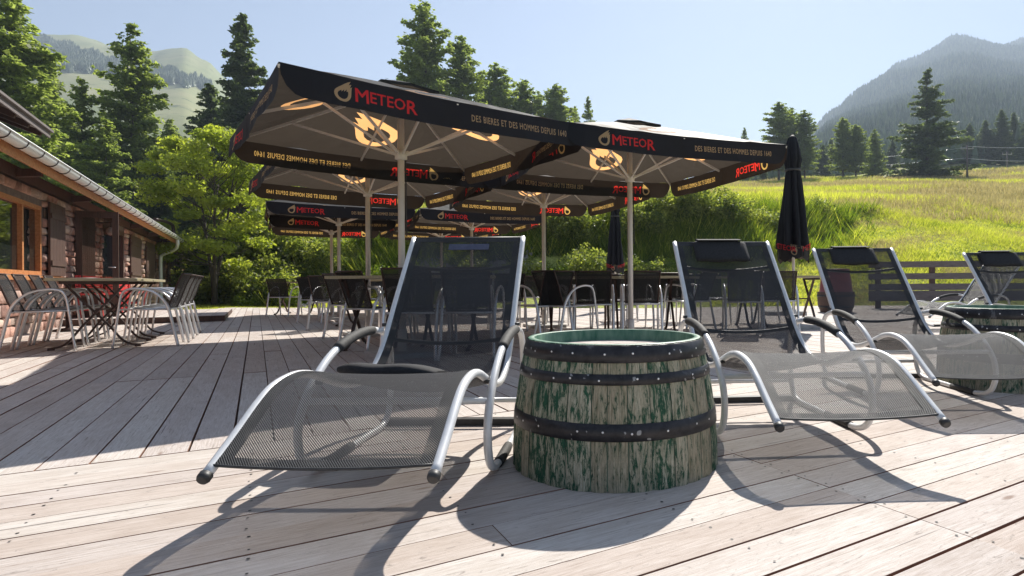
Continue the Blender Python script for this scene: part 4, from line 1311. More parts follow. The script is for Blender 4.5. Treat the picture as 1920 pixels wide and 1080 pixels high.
def make_table(L=1.25, Wd=.86, H=.85):
    root = empty('folding_table', (0, 0, 0), 0, 'x', 'table')
    mb = MB(); r = .035
    pts = []
    for cx, cy, a0 in ((Wd / 2 - r, L / 2 - r, 0), (-Wd / 2 + r, L / 2 - r, PI / 2), (-Wd / 2 + r, -L / 2 + r, PI), (Wd / 2 - r, -L / 2 + r, 1.5 * PI)):
        for k in range(4): pts.append((cx + r * math.cos(a0 + k * PI / 6), cy + r * math.sin(a0 + k * PI / 6)))
    lo = [mb.vert((x, y, H - .034)) for x, y in pts]; md = [mb.vert((x, y, H - .004)) for x, y in pts]
    hi = [mb.vert((x * .993, y * .995, H)) for x, y in pts]
    n = len(pts)
    for A, B in ((lo, md), (md, hi)):
        for k in range(n): mb.face((A[k], A[(k + 1) % n], B[(k + 1) % n], B[k]), 0)
    mb.face(hi); mb.face(lo[::-1])
    mb.build('tabletop', [M['table_top']], root)
    for y in (-L * .34, L * .34):
        for sg in (-1, 1):
            c = catmull([(sg * -.30, y + sg * .02, H - .045), (sg * -.16, y + sg * .02, .62), (sg * .10, y + sg * .02, .30), (sg * .24, y + sg * .02, .10), (sg * .32, y + sg * .02, .04), (sg * .40, y + sg * .02, .022)], 4)
            mb = MB()
            for a, b in zip(c, c[1:]): mb.beam(a, b + (b - a) * .08, .022, .034, up=(0, 1, 0))
            mb.box(sg * .40 - .03, sg * .40 + .03, y + sg * .02 - .02, y + sg * .02 + .02, 0, .03)
            mb.build('leg', [M['dark_metal']], root)
    mb = MB(); mb.tube([(0, -L * .34, .46), (0, L * .34, .46)], .011, 0, 8); mb.box(-.32, .32, -L * .40, -L * .40 + .03, H - .07, H - .036); mb.box(-.32, .32, L * .40 - .03, L * .40, H - .07, H - .036)
    mb.build('stretcher', [M['dark_metal']], root)
    return root
chair0 = make_chair(); table0 = make_table(); cu_, tu_ = [False], [False]
def chair(x, y, rz, label, group, sc=1.0):
    o = chair0 if not cu_[0] else copy_tree(chair0); cu_[0] = True
    place(o, x, y, tz_deck(x, y), rz, sc, label); o['group'] = group
def table(x, y, rz, label, group, sc=1.0):
    o = table0 if not tu_[0] else copy_tree(table0); tu_[0] = True
    place(o, x, y, tz_deck(x, y), rz, sc, label); o['group'] = group
def tz_deck(x, y): return 0.0
# row along the chalet: tables run along n, chairs on both sides
GC, GTb = 'armchairs at the folding tables by the chalet', 'folding tables in a row by the chalet'
tc = -1.66
names_l = ['armchair nearest the camera on the wall side of the chalet tables, with grey back', 'second armchair on the wall side of the chalet tables', 'third armchair on the wall side of the chalet tables', 'farthest armchair on the wall side of the chalet tables']
names_r = ['armchair nearest the camera on the open side of the chalet tables', 'second armchair on the open side of the chalet tables', 'third armchair on the open side of the chalet tables', 'farthest armchair on the open side of the chalet tables']
for k in range(4):
    n = 9.12 + k * .60
    a = W(tc - .50, n + .06); chair(a.x, a.y, TA - PI / 2 + .05, names_l[k], GC)
    a = W(tc + .52, n + .02 + .05 * k); chair(a.x, a.y, TA + PI / 2 - .12, names_r[k], GC)
for k in range(2):
    a = W(tc - .02, 9.55 + k * 1.30); table(a.x, a.y, TA, ('folding table nearest the camera in front of the chalet', 'second folding table in front of the chalet, behind the first')[k], GTb)
# groups under the parasols
GP, GQ = 'armchairs under the parasols', 'folding tables under the parasols'
def at(u, Y): return ((u - U0) / FPX * Y, Y)
ct = [(782, 5.95, 0.02, 'armchair seen through the left part of the front lounger back'),
      (888, 5.95, -.02, 'armchair seen through the right part of the front lounger back'),
      (705, 6.95, -.55, 'armchair turned left beside the front lounger back, at the left table end'),
      (667, 8.3, -.35, 'armchair with tall silver arm under the second left parasol'),
      (623, 9.95, .0, 'dark backed armchair left of the second parasol pole'),
      (533, 14.3, .0, 'leftmost of the small armchairs near the lawn'),
      (589, 14.3, .05, 'small armchair near the lawn, right of the leftmost one'),
      (1016, 7.5, .75, 'armchair turned right, just right of the front lounger back'),
      (1062, 7.4, -.85, 'armchair turned left, above the left part of the front barrel'),
      (1113, 7.9, .0, 'armchair with back to the camera above the middle of the front barrel'),
      (1201, 8.0, .0, 'armchair with back to the camera, right of the nearest right parasol pole'),
      (1247, 9.6, .12, 'armchair half hidden behind the one right of the parasol pole'),
      (1392, 8.5, -.15, 'armchair seen through the back of the lounger right of the front barrel'),
      (1458, 8.9, -.2, 'armchair between the second lounger back and the closed parasol'),
      (1290, 8.9, .9, 'armchair turned sideways at the left edge of the second lounger back'),
      (1335, 10.6, PI, 'armchair facing the camera behind the second lounger back'),
      (800, 7.75, PI, 'armchair facing the camera at the far side of the first left table'),
      (885, 7.75, PI + .1, 'armchair facing the camera behind the right half of the front lounger back'),
      (700, 11.9, PI, 'distant armchair facing the camera left of the front lounger'),
      (1140, 9.8, PI, 'armchair facing the camera at the far side of the right table'),
      (1205, 10.0, PI - .1, 'armchair facing the camera behind the right parasol pole'),
      (1050, 11.8, 0.1, 'distant armchair between the lounger back and the front barrel'),
      (1000, 12.3, -.1, 'distant armchair close to the right edge of the front lounger back'),
      (745, 9.2, .4, 'armchair between the two nearest left parasol poles, turned slightly right'),
      (600, 11.6, -.2, 'armchair left of the farther left parasol poles'),
      (655, 13.6, .1, 'small distant armchair right of the farther left parasol poles'),
      (1165, 11.5, .1, 'armchair seen between the right parasol pole and the barrel top'),
      (1225, 12.2, PI + .2, 'distant armchair facing the camera right of the right parasol pole'),
      (1275, 11.2, -.1, 'distant armchair just left of the second lounger back'),
      (1420, 10.8, .2, 'distant armchair right of centre behind the second lounger back'),
      (1085, 9.9, PI - .2, 'armchair facing the camera left of the right parasol pole'),
      (950, 9.4, .3, 'armchair behind the upper right corner of the front lounger')]
for u, Y, r, lb in ct:
    x, y = at(u, Y); chair(x, y, r, lb, GP)
tt = [(820, 6.85, PI / 2, 'folding table under the nearest left parasol'), (735, 6.95, PI / 2 + .03, 'table end showing left of the front lounger back'),
      (690, 10.9, PI / 2, 'table under the second left parasol'), (560, 15.2, PI / 2, 'far table behind the two small armchairs near the lawn'),
      (1085, 8.85, PI / 2, 'folding table behind the armchairs above the front barrel'), (1205, 8.95, PI / 2 + .02, 'folding table right of the nearest right parasol pole'),
      (1345, 9.7, PI / 2, 'folding table seen through the second lounger back'), (1470, 9.95, PI / 2, 'folding table beside the closed parasol'),
      (980, 13.2, PI / 2, 'distant table under the third right parasol')]
for u, Y, r, lb in tt:
    x, y = at(u, Y); table(x, y, r, lb, GQ)

# round dark table and red bench by the chalet wall
root = empty('round_table', W(-2.75, 13.0), 0, 'round dark table behind the chalet folding tables', 'table')
mb = MB(); c = W(-2.75, 13.0)
mb.lathe([(.001, .86), (.40, .865), (.425, .88), (.425, .90), (.40, .905), (.001, .905)], 40, 0, True, (c.x, c.y)); mb.build('tabletop', [M['dark_metal']], root)
mb = MB(); mb.lathe([(.22, .0), (.22, .03), (.04, .06), (.035, .86)], 20, 0, True, (c.x, c.y)); mb.build('pedestal', [M['dark_metal']], root)
for q, (n0, n1, lb) in enumerate(((15.1, 17.3, 'red painted bench against the chalet wall, the nearer one'), (17.7, 20.6, 'red painted bench against the chalet wall, the farther one'))):
    root = empty('red_bench', W(-2.95, (n0 + n1) / 2), 0, lb, 'bench', 'red benches along the chalet wall')
    mb = MB()
    for k in range(3): mb.beam(W(-2.72 - k * .115, n0, .60), W(-2.72 - k * .115, n1, .60), .115, .03)
    mb.build('seat', [M['red_paint']], root)
    mb = MB()
    for k in range(3): mb.beam(W(-3.08, n0, .70 + k * .115), W(-3.08, n1, .70 + k * .115), .025, .10)
    mb.build('backrest', [M['red_paint']], root)
    for n in (n0 + .15, n1 - .15):
        mb = MB(); mb.beam(W(-2.70, n, .0), W(-2.70, n, .584), .05, .05, up=(1, 0, 0)); mb.beam(W(-3.06, n, .0), W(-3.06, n, .98), .04, .05, up=(1, 0, 0)); mb.beam(W(-3.04, n, .3), W(-2.83, n, .3), .04, .06)
        mb.build('leg', [M['red_paint']], root)

# upright wine barrel with a maroon upper half, by the fence
c = Vector((5.85, 14.2, 0)); root = empty('upright_barrel', c, 0, 'upright barrel with maroon upper part standing left of the wooden fence', 'barrel')
mb = MB(); mb.lathe([(.36, .0), (.42, .2), (.43, .47), (.42, .50)], 28, 0, True, (c.x, c.y)); mb.build('lower_drum', [M['brown_wood']], root)
mb = MB(); mb.lathe([(.40, .50), (.38, .52), (.35, .8), (.31, 1.05), (.29, 1.06), (.001, 1.06)], 28, 0, True, (c.x, c.y)); mb.build('upper_drum', [M['maroon']], root)
mb = MB()
for z, r in ((.12, .405), (.38, .436)): mb.lathe([(r, z), (r + .006, z + .002), (r + .006, z + .05), (r, z + .052)], 28, 0, True, (c.x, c.y))
mb.build('hoop', [M['hoop']], root)
# spare parasol foot on the deck
c = Vector((4.25, 13.2, 0)); root = empty('umbrella_stand', c, 0, 'flat grey concrete stand lying on the deck right of the closed parasol', 'umbrella stand')
mb = MB(); mb.box(c.x - .45, c.x + .42, c.y - .3, c.y + .3, 0, .09); mb.build('slab', [M['concrete']], root)
mb = MB(); mb.tube([(c.x, c.y, .09), (c.x, c.y, .20)], .04, 0, 12); mb.build('socket', [M['pole']], root)

# fence along the right edge of the terrace
root = empty('wooden_fence', (8, 16, 0), 0, 'low grey wooden fence with horizontal boards along the far edge of the deck', 'fence')
FA, FB = Vector((7.55, 16.15, 0)), Vector((14.5, 15.6, 0)); fd = (FB - FA).normalized(); fl = (FB - FA).length
for z0, z1 in ((1.13, 1.30), (.80, .97), (.50, .68), (.20, .485)):
    mb = MB(); a = FA + Vector((0, -.045, (z0 + z1) / 2)); mb.beam(a, a + fd * fl, .035, z1 - z0); mb.build('rail', [M['grey_wood']], root)
k = .28
while k < fl:
    mb = MB(); p = FA + fd * k + Vector((0, .02, 0)); mb.beam(p + Vector((0, 0, -.1)), p + Vector((0, 0, 1.22)), .13, .08, up=(0, 1, 0)); mb.build('post', [M['brown_wood']], root); k += 1.45

# ------------------------------------------------------------------ vegetation
def unit(v): return v / np.maximum(np.linalg.norm(v, axis=1, keepdims=True), 1e-9)
def quads(C, A, B):
    """rhombic leaves: centre C, half axes A, B"""
    n = len(C); V = np.empty((n * 4, 3)); V[0::4] = C - A; V[1::4] = C + B; V[2::4] = C + A; V[3::4] = C - B
    return V, np.arange(n * 4).reshape(n, 4)
def leaf_axes(n, size, flat=0.0):
    d = unit(rng.normal(size=(n, 3))); e = unit(np.cross(d, rng.normal(size=(n, 3))))
    s = size * rng.uniform(.6, 1.3, (n, 1))
    return d * s, e * s * .55

def conifer(name, label, cat, H, R, nb, p=.85, first=.10, droop=.15, sprays=16, spl=.30, spw=.07, m='larch', seed=1, gap=.0, trunk_r=.16, side=.9, crown_base_taper=True):
    g = np.random.default_rng(seed)
    root = empty(name, (0, 0, 0), 0, label, cat)
    mb = MB(); zz = np.linspace(0, H * .97, 14)
    bx = np.cumsum(g.normal(0, .02, 14)); by = np.cumsum(g.normal(0, .02, 14))
    mb.tube([(bx[i] * H / 20, by[i] * H / 20, z) for i, z in enumerate(zz)], [trunk_r * (1 - z / H) ** .8 + .012 for z in zz], 0, 8)
    C, A, B = [], [], []
    fr = first + (1 - first) * (np.sort(g.random(nb)))
    ang = np.arange(nb) * 2.39996 + g.normal(0, .5, nb)
    for f, a in zip(fr, ang):
        Lb = R * (1 - f) ** p * g.uniform(.5, 1.15) * (min(1, .55 + (f - first) * 4) if crown_base_taper else 1)
        if g.random() < gap: continue
        if Lb < .12: Lb = .12
        d = np.array([math.cos(a), math.sin(a), 0])
        up = .35 * f - droop + g.normal(0, .07)
        k = max(4, int(sprays * Lb / R * 1.2) + 3)
        tt = np.linspace(.12, 1, k)
        path = np.array([0, 0, f * H]) + np.outer(tt * Lb, d) + np.outer(up * tt * Lb - droop * .5 * tt ** 2 * Lb + .22 * tt ** 4 * Lb * droop * 2, [0, 0, 1])
        if Lb > .8: mb.tube([Vector((0, 0, f * H)), Vector(path[k // 2]), Vector(path[-1])], [.016 + .012 * (1 - f), .012, .004], 0, 4, cap=False)
        sd = np.array([-d[1], d[0], 0])
        for t_, P in zip(tt, path):
            ns = 5 if Lb > R * .3 else 3
            wdt = Lb * .30 * (1 - .72 * t_) * side
            off = g.uniform(-1, 1, ns)
            cc = P + np.outer(off * wdt, sd) + g.normal(0, .13, (ns, 3)) + np.outer(np.abs(off) * -wdt * .25, [0, 0, 1])
            dr = unit(d * .75 + np.outer(np.sign(off) * np.abs(off) * .9, sd) + np.array([0, 0, -.20]) + g.normal(0, .45, (ns, 3)))
            nn = unit(np.cross(dr, g.normal(0, 1, (ns, 3)) * .6 + np.array([0, 0, 1.])))
            s = spl * g.uniform(.55, 1.15, (ns, 1))
            C.append(cc); A.append(dr * s * .5); B.append(nn * spw * g.uniform(.7, 1.3, (ns, 1)))
    C = np.vstack(C); A = np.vstack(A); B = np.vstack(B)
    # each spray is crossed by two shorter ones, which breaks up its outline
    C2 = C + A * g.uniform(-.5, .5, (len(C), 1)); R1 = unit(A * .7 + g.normal(0, 1, A.shape) * np.linalg.norm(A, axis=1, keepdims=True) * .8) * np.linalg.norm(A, axis=1, keepdims=True) * .72
    B2 = unit(np.cross(R1, g.normal(0, 1, A.shape))) * spw * .75
    C = np.vstack([C, C2]); A = np.vstack([A, R1]); B = np.vstack([B, B2])
    V, F = quads(C, A, B)
    mb.build('trunk', [M['bark']], root)
    mesh_np('crown', V, F, M[m], root, attr=g.random(len(F)))
    return root

def broadleaf(name, label, cat, H, R, z0, ncl, nl, ls, m='leaf', seed=3, forks=3, multi=1):
    g = np.random.default_rng(seed); root = empty(name, (0, 0, 0), 0, label, cat)
    mb = MB(); tips = []
    for j in range(forks):
        a = j * 2 * PI / forks + g.uniform(-.4, .4)
        q = [Vector((.02 * math.cos(a), .02 * math.sin(a), 0)), Vector((.08 * math.cos(a), .08 * math.sin(a), H * .14)), Vector((R * .22 * math.cos(a), R * .22 * math.sin(a), H * .42)), Vector((R * .42 * math.cos(a), R * .42 * math.sin(a), H * .80))]
        c = catmull(q, 5); mb.tube(c, [.11 * (H / 8) * (1 - .85 * i / len(c)) for i in range(len(c))], 0, 8); tips.append(c)
    cl = []
    for i in range(ncl):
        a = g.uniform(0, 2 * PI); f = g.random() ** .8; z = z0 + (H - z0) * f
        rr = R * math.sqrt(max(0.03, 1 - ((z - z0 - (H - z0) * .38) / ((H - z0) * .66)) ** 2)) * g.uniform(.35, 1.0) ** .6
        p = np.array([rr * math.cos(a), rr * math.sin(a), z + g.normal(0, .15)]); cl.append(p)
        c = tips[i % forks]; b = min(c, key=lambda v: (v - Vector(p) * .75).length)
        mb.tube([b, (b + Vector(p)) / 2 + Vector((0, 0, -.15)), Vector(p)], [.025, .016, .006], 0, 4, cap=False)
    cl = np.array(cl)
    n = ncl * nl
    idx = np.repeat(np.arange(ncl), nl)
    cr = (R * .24) * g.uniform(.6, 1.25, ncl)
    off = unit(g.normal(size=(n, 3))) * (g.random((n, 1)) ** .45) * cr[idx][:, None] * np.array([1.15, 1.15, .62])
    C = cl[idx] + off
    d = unit(g.normal(size=(n, 3)) + np.array([0, 0, -.25])); e = unit(np.cross(d, g.normal(size=(n, 3)) * .8 + np.array([0, 0, 1.])))
    s = ls * g.uniform(.6, 1.3, (n, 1))
    V, F = quads(C, d * s, e * s * .5)
    mb.build('trunk', [M['bark']], root)
    mesh_np('crown', V, F, M[m], root, attr=np.repeat(g.random(ncl), nl) * .6 + g.random(n) * .4)
    return root

def bush(name, label, cat, R, Hh, n, ls, m='bush', seed=5, up=0.0):
    g = np.random.default_rng(seed); root = empty(name, (0, 0, 0), 0, label, cat)
    k = 26; cl = unit(g.normal(size=(k, 3))) * np.array([R, R, Hh]) * g.uniform(.35, .95, (k, 1)); cl[:, 2] = np.abs(cl[:, 2]) + .1
    idx = g.integers(0, k, n)
    C = cl[idx] + unit(g.normal(size=(n, 3))) * (g.random((n, 1)) ** .5) * R * .38
    C[:, 2] = np.maximum(C[:, 2], .02)
    d = unit(g.normal(size=(n, 3)) + np.array([0, 0, up])); e = unit(np.cross(d, g.normal(size=(n, 3))))
    s = ls * g.uniform(.5, 1.3, (n, 1))
    V, F = quads(C, d * s, e * s * .5)
    mb = MB()
    for c in cl[::2]: mb.tube([(0, 0, 0), (c[0] * .4, c[1] * .4, c[2] * .6), tuple(c)], [.03, .018, .006], 0, 4, cap=False)
    mb.build('stem', [M['bark']], root)
    mesh_np('foliage', V, F, M[m], root, attr=g.random(len(F)))
    return root

def put(proto, first, u, Y, vtop, H0, label, group, wide=1.0, rz=None, vbase=None, grow=1.0):
    x, y = at(u, Y); z = tz(x, y) - .05
    h = zrow(u, Y, vtop) - z
    o = proto if first else copy_tree(proto)
    s = h / H0
    place(o, x, y, z, rng.uniform(0, 6.28) if rz is None else rz, (s * wide, s * wide, s), label); o['group'] = group
    return o

LH = 20.0
larch = conifer('larch_tree', 'x', 'tree', LH, 5.0, 210, .66, .05, .10, 30, .46, .12, 'larch', 11, .05, .20)
larch2 = conifer('larch_tree', 'x', 'tree', LH, 4.4, 190, .66, .08, .14, 28, .46, .12, 'larch', 12, .10, .18)
spruce = conifer('spruce_tree', 'x', 'tree', LH, 4.0, 220, .60, .03, .12, 28, .46, .14, 'spruce', 13, .02, .18)
larch3 = conifer('larch_tree', 'x', 'tree', LH, 4.6, 170, .48, .16, .04, 26, .46, .13, 'larch', 33, .12, .20)
pine = conifer('spruce_tree', 'x', 'tree', LH, 7.0, 150, .88, .05, .10, 42, .62, .13, 'spruce', 21, .12, .26, .75, False)
GL = 'conifers behind the chalet'
T = [(larch, 25, 36, -35, 1.15, 'tall larch at the upper left corner above the chalet roof'),
     (larch, 250, 46, 48, 1.05, 'tall pointed larch in the middle of the group behind the chalet'),
     (larch2, 155, 44, 150, 1.0, 'shorter larch left of the tall pointed one behind the chalet'),
     (spruce, 458, 52, 30, .95, 'dark narrow spruce left of the nearest parasol'),
     (larch2, -60, 40, 40, 1.2, 'larch at the far left edge of the picture'),
     (larch2, 95, 40, 120, 1.1, 'larch between the corner larch and the chalet roof'),
     (larch2, 320, 60, 225, 1.3, 'low larch right of the tall pointed one'),
     (spruce, 395, 58, 160, 1.2, 'dark spruce just left of the narrow one'),
     (larch2, 200, 38, 225, 1.3, 'young larch directly above the chalet gutter'),
     (spruce, 300, 42, 300, 1.6, 'low dark spruce above the end of the chalet roof'),
     (spruce, 365, 40, 270, 1.3, 'low dark spruce behind the leafy tree'),
     (spruce, 120, 52, 250, 1.7, 'dark spruce filling behind the left larches'),
     (spruce, 30, 50, 180, 1.6, 'dark spruce behind the corner larch'),
     (spruce, 235, 54, 290, 1.8, 'broad dark spruce low behind the tall pointed larch'),
     (spruce, 505, 46, 190, 1.2, 'dark spruce half hidden by the nearest left parasol'),
     (spruce, 430, 44, 240, 1.3, 'dark spruce at the foot of the narrow one')]
first = {}
for pr, u, Y, vt, wd, lb in T:
    put(pr, id(pr) not in first, u, Y, vt, LH, lb, GL, wd); first[id(pr)] = 1
GM = 'conifers beyond the parasols'
for pr, u, Y, vt, wd, lb in [(larch3, 800, 62, 8, 1.1, 'tallest conifer rising above the nearest parasol'), (larch3, 868, 66, 70, 1.1, 'conifer just right of the tallest one above the parasols'),
     (larch3, 932, 74, 120, 1.3, 'third conifer from the left above the parasols'), (larch3, 985, 78, 152, 1.5, 'broad crowned conifer above the nearest parasol roof edge'),
     (larch3, 1045, 80, 160, 1.4, 'rounded conifer above the gap between the two nearest parasols'), (larch2, 1105, 88, 182, .8, 'small conifer tip left of the right parasol peak'),
     (larch2, 1012, 84, 172, .9, 'conifer tip between the broad one and the rounded one'), (larch2, 1080, 86, 200, .9, 'low conifer tip close to the small one left of the parasol peak'),
     (larch2, 905, 78, 135, .9, 'conifer tip between the second and third above the parasols'), (larch2, 1398, 120, 240, .9, 'isolated conifer tip above the right parasol roof')]:
    put(pr, id(pr) not in first, u, Y, vt, LH, lb, GM, wd); first[id(pr)] = 1
GR_ = 'conifers at the top of the meadow'
for pr, u, Y, vt, wd, lb in [(larch3, 1462, 98, 192, 1.6, 'left one of the three tall conifers behind the closed parasol'), (larch3, 1486, 102, 203, 1.3, 'middle one of the three tall conifers behind the closed parasol'),
     (larch3, 1510, 96, 207, 1.3, 'right one of the three tall conifers behind the closed parasol'), (larch3, 1582, 96, 221, 1.3, 'left slim tree of the small clump in the meadow'),
     (larch3, 1606, 97, 234, 1.6, 'middle bushy tree of the small clump in the meadow'), (larch, 1642, 99, 243, 1.3, 'right tree of the small clump in the meadow'),
     (spruce, 1545, 118, 272, 1.6, 'low dark conifer between the three tall ones and the clump'), (spruce, 1432, 110, 300, 1.4, 'low dark conifer above the right end of the near parasol'),
     (spruce, 1675, 125, 262, 1.3, 'dark conifer between the clump and the large lone tree'), (spruce, 1560, 130, 262, 1.4, 'dark conifer left of the clump'),
     (spruce, 1820, 130, 232, 1.3, 'dark conifer just right of the large lone tree'), (spruce, 1850, 128, 226, 1.4, 'dark conifer at the forest edge behind the utility pole'),
     (spruce, 1880, 125, 206, 1.2, 'tall dark conifer at the forest edge near the right border'), (spruce, 1903, 128, 212, 1.2, 'dark conifer second from the right border'),
     (spruce, 1930, 122, 218, 1.3, 'dark conifer cut by the right border'), (spruce, 1840, 140, 248, 1.8, 'broad dark conifer low at the forest edge'), (spruce, 1790, 135, 262, 1.5, 'dark conifer behind the right side of the lone tree'),
     (spruce, 1700, 135, 275, 1.5, 'dark conifer behind the left side of the lone tree'), (spruce, 1628, 132, 285, 1.5, 'low dark conifer behind the small clump'), (spruce, 1500, 125, 290, 1.6, 'low dark conifer behind the closed parasol')]:
    put(pr, False, u, Y, vt, LH, lb, GR_, wd)
put(pine, True, 1742, 86, 131, LH, 'large lone spreading conifer in the meadow on the right', 'lone meadow conifer', 1.32)

lt = broadleaf('leafy_tree', 'bright green leafy tree with forked trunk at the end of the chalet', 'tree', 8.0, 2.35, 2.0, 84, 330, .085, 'leaf', 31, 3)
x, y = at(402, 23.5); place(lt, x, y, tz(x, y) - .03, 1.0, (1.0, 1.0, (zrow(402, 23.5, 232) - tz(x, y)) / 8.3))
lt2 = copy_tree(lt); x, y = at(470, 28.5); place(lt2, x, y, tz(x, y) - .03, 2.6, (.95, .95, .80), 'paler leafy tree just behind the forked one')

bsh = bush('shrub', 'x', 'shrub', 1.25, 1.5, 5200, .075, 'bush', 41)
bsh2 = bush('shrub', 'x', 'shrub', 1.2, 1.0, 4200, .06, 'tallgrass', 42, .9)
GB = 'shrubs on the bank round the terrace'
bl = [(345, 25.5, 1.2, 0), (380, 24.5, .8, 1), (440, 25.0, 1.25, 0), (490, 24.5, 1.15, 0), (540, 24.0, 1.05, 0), (440, 28.5, 1.9, 0), (500, 29, 2.2, 0), (560, 27.5, 1.7, 0), (620, 26, 1.15, 0), (700, 25.6, .9, 1), (800, 24.9, .7, 0),
      (575, 22.8, .75, 1), (625, 22.3, .6, 1), (470, 23.2, .6, 1), (660, 24.5, .8, 0), (720, 22.5, .6, 1), (1000, 21.5, .65, 0), (1060, 21.0, .75, 1), (960, 21.3, .6, 1), (1100, 20.7, .8, 0), (1135, 21.2, .95, 1),
      (1185, 20.6, .6, 0), (1235, 20.8, .65, 0), (1275, 21.3, .7, 1), (1090, 23.6, .95, 0), (1040, 24, .95, 0), (985, 24.4, .9, 0), (1350, 21.4, .6, 1), (930, 24.5, .85, 0), (770, 25.0, .7, 0), (840, 25.2, .75, 1), (890, 22.0, .6, 0), (590, 32, 1.9, 0), (1205, 23.6, .9, 0), (1250, 24.0, 1.0, 0), (1300, 24.0, .85, 0), (1345, 24.1, .95, 0), (1395, 24.6, .8, 0), (1440, 25.2, .9, 0), (1530, 27.4, .7, 0)]
where = {}
ORD = ['first', 'second', 'third', 'fourth', 'fifth', 'sixth', 'seventh', 'eighth', 'ninth', 'tenth', 'eleventh', 'twelfth', 'thirteenth', 'fourteenth', 'fifteenth', 'sixteenth', 'seventeenth', 'eighteenth', 'nineteenth', 'twentieth'] + ['twenty-' + q for q in ('first', 'second', 'third', 'fourth', 'fifth', 'sixth', 'seventh', 'eighth', 'ninth')] + ['thirtieth'] + ['thirty-' + q for q in ('first', 'second', 'third', 'fourth', 'fifth', 'sixth', 'seventh', 'eighth', 'ninth')] + ['fortieth', 'forty-first', 'forty-second', 'forty-third', 'forty-fourth']
for i, (u, Y, s, k) in enumerate(bl):
    pr = (bsh, bsh2)[k]; o = pr if pr.name not in where else copy_tree(pr); where[pr.name] = 1
    x, y = at(u, Y)
    side = ('beside the leafy tree' if u < 420 else 'left of the parasol poles' if u < 600 else 'behind the left parasol poles' if u < 800 else 'behind the front lounger back' if u < 1000 else 'behind the right parasol pole' if u < 1260 else 'behind the second lounger back')
    lk = ('leafy' if k == 0 else 'grassy') + (' tall' if s > 1.4 else ' small' if s < .7 else '')
    rank = sorted(q[0] for q in bl).index(u) + 1 if [q[0] for q in bl].count(u) == 1 else sorted((q[0], q[1]) for q in bl).index((u, Y)) + 1
    place(o, x, y, tz(x, y) - .08, i * 1.7, (s, s, s * (1.1 if i % 2 else .9)), f'{lk} green shrub {side}, {ORD[rank - 1]} bank shrub from the left'); o['group'] = GB

# grass, tall grass, stones
def blades(name, X, Y, h, w_, mats, lean=.25, per=3, mi=None, kind=True):
    n = len(X) * per
    x = np.repeat(X, per) + rng.normal(0, .05, n); y = np.repeat(Y, per) + rng.normal(0, .05, n)
    z = terrain(x, y) - .02
    hh = np.repeat(np.broadcast_to(h, len(X)), per) * rng.uniform(.5, 1.15, n); ww = np.repeat(np.broadcast_to(w_, len(X)), per)
    a = rng.uniform(0, 2 * PI, n); b = rng.uniform(0, 2 * PI, n)
    base = np.stack([x, y, z], 1); sd = np.stack([np.cos(a), np.sin(a), 0 * a], 1) * ww[:, None]
    tip = base + np.stack([np.cos(b) * hh * lean, np.sin(b) * hh * lean, hh], 1)
    V = np.empty((n * 3, 3)); V[0::3] = base - sd; V[1::3] = base + sd; V[2::3] = tip
    o = mesh_np(name, V, np.arange(n * 3).reshape(n, 3), mats, attr=rng.random(n), mi=None if mi is None else np.repeat(mi, per))
    return tag(o, kind='stuff', label={'slope_grass': 'short bright grass on the slope right of the terrace', 'meadow_grass': 'straw coloured long grass of the upper meadow', 'bank_grass': 'tall dark green grass on the steep bank', 'lawn_grass': 'short sunlit lawn between the deck and the shrubs'}.get(name), cat='grass')
def sample(n, u0, u1, Y0, Y1, pw=1.0):
    u = rng.uniform(u0, u1, n); Y = Y0 + (Y1 - Y0) * rng.random(n) ** pw
    return (u - U0) / FPX * Y, Y
X, Y = sample(60000, 1330, 2050, 18.3, 36, .8); pt = np.sin(X * 1.1 + np.sin(Y * .9) * 2) + np.sin(Y * 1.7 - X * .6) + rng.normal(0, .9, len(X)); hh_ = .12 + .16 * np.clip(np.sin(X * .8 + Y * .5) + rng.normal(0, .4, len(X)), 0, 1)
blades('slope_grass', X, Y, hh_, .011, [M['grass'], M['straw'], M['tallgrass']], .7, 4, np.where(pt > 1.0, 1, np.where(pt < -1.9, 2, 0)))
X, Y = sample(85000, 480, 2000, 29, 105, .9)
pat = np.sin(X * .18 + 2 * np.sin(Y * .09)) + np.sin(Y * .35 + X * .05) + rng.normal(0, .5, len(X))
blades('meadow_grass', X, Y, .34 + Y * .003, .013 + Y * .00042, [M['straw'], M['grass']], .35, 3, (pat > .75).astype(int))
X, Y = sample(9000, 500, 1180, 23.0, 28, 1); X2, Y2 = sample(17000, 1180, 1640, 22.6, 30, 1); u_ = U0 + FPX * X2 / Y2; kk = rng.random(len(X2)) < np.clip((1655 - u_) / 130, 0, 1) ** 1.3; X2, Y2 = X2[kk], Y2[kk]
X = np.concatenate([X, X2]); Y = np.concatenate([Y, Y2])
e = .4; sl_ = (terrain(X, Y + e) - terrain(X, Y - e)) / (2 * e)
k = (sl_ > .55) | (rng.random(len(X)) < .10)
X, Y = X[k], Y[k]
blades('bank_grass', X, Y, .45 + .45 * rng.random(len(X)), .03, [M['tallgrass'], M['grass']], .75, 5, (rng.random(len(X)) < .12).astype(int))
X, Y = sample(16000, 330, 900, 19.5, 27, 1); k = (X * nv.x + Y * nv.y) > np.interp(X * tv.x + Y * tv.y, [-3.4, -1.84, -.8, 3, 9.8, 15], [21.3, 21.9, 24.2, 20.5, 14.6, 12]) + .1
blades('lawn_grass', X[k], Y[k], .10, .018, [M['grass']], .5, 4)
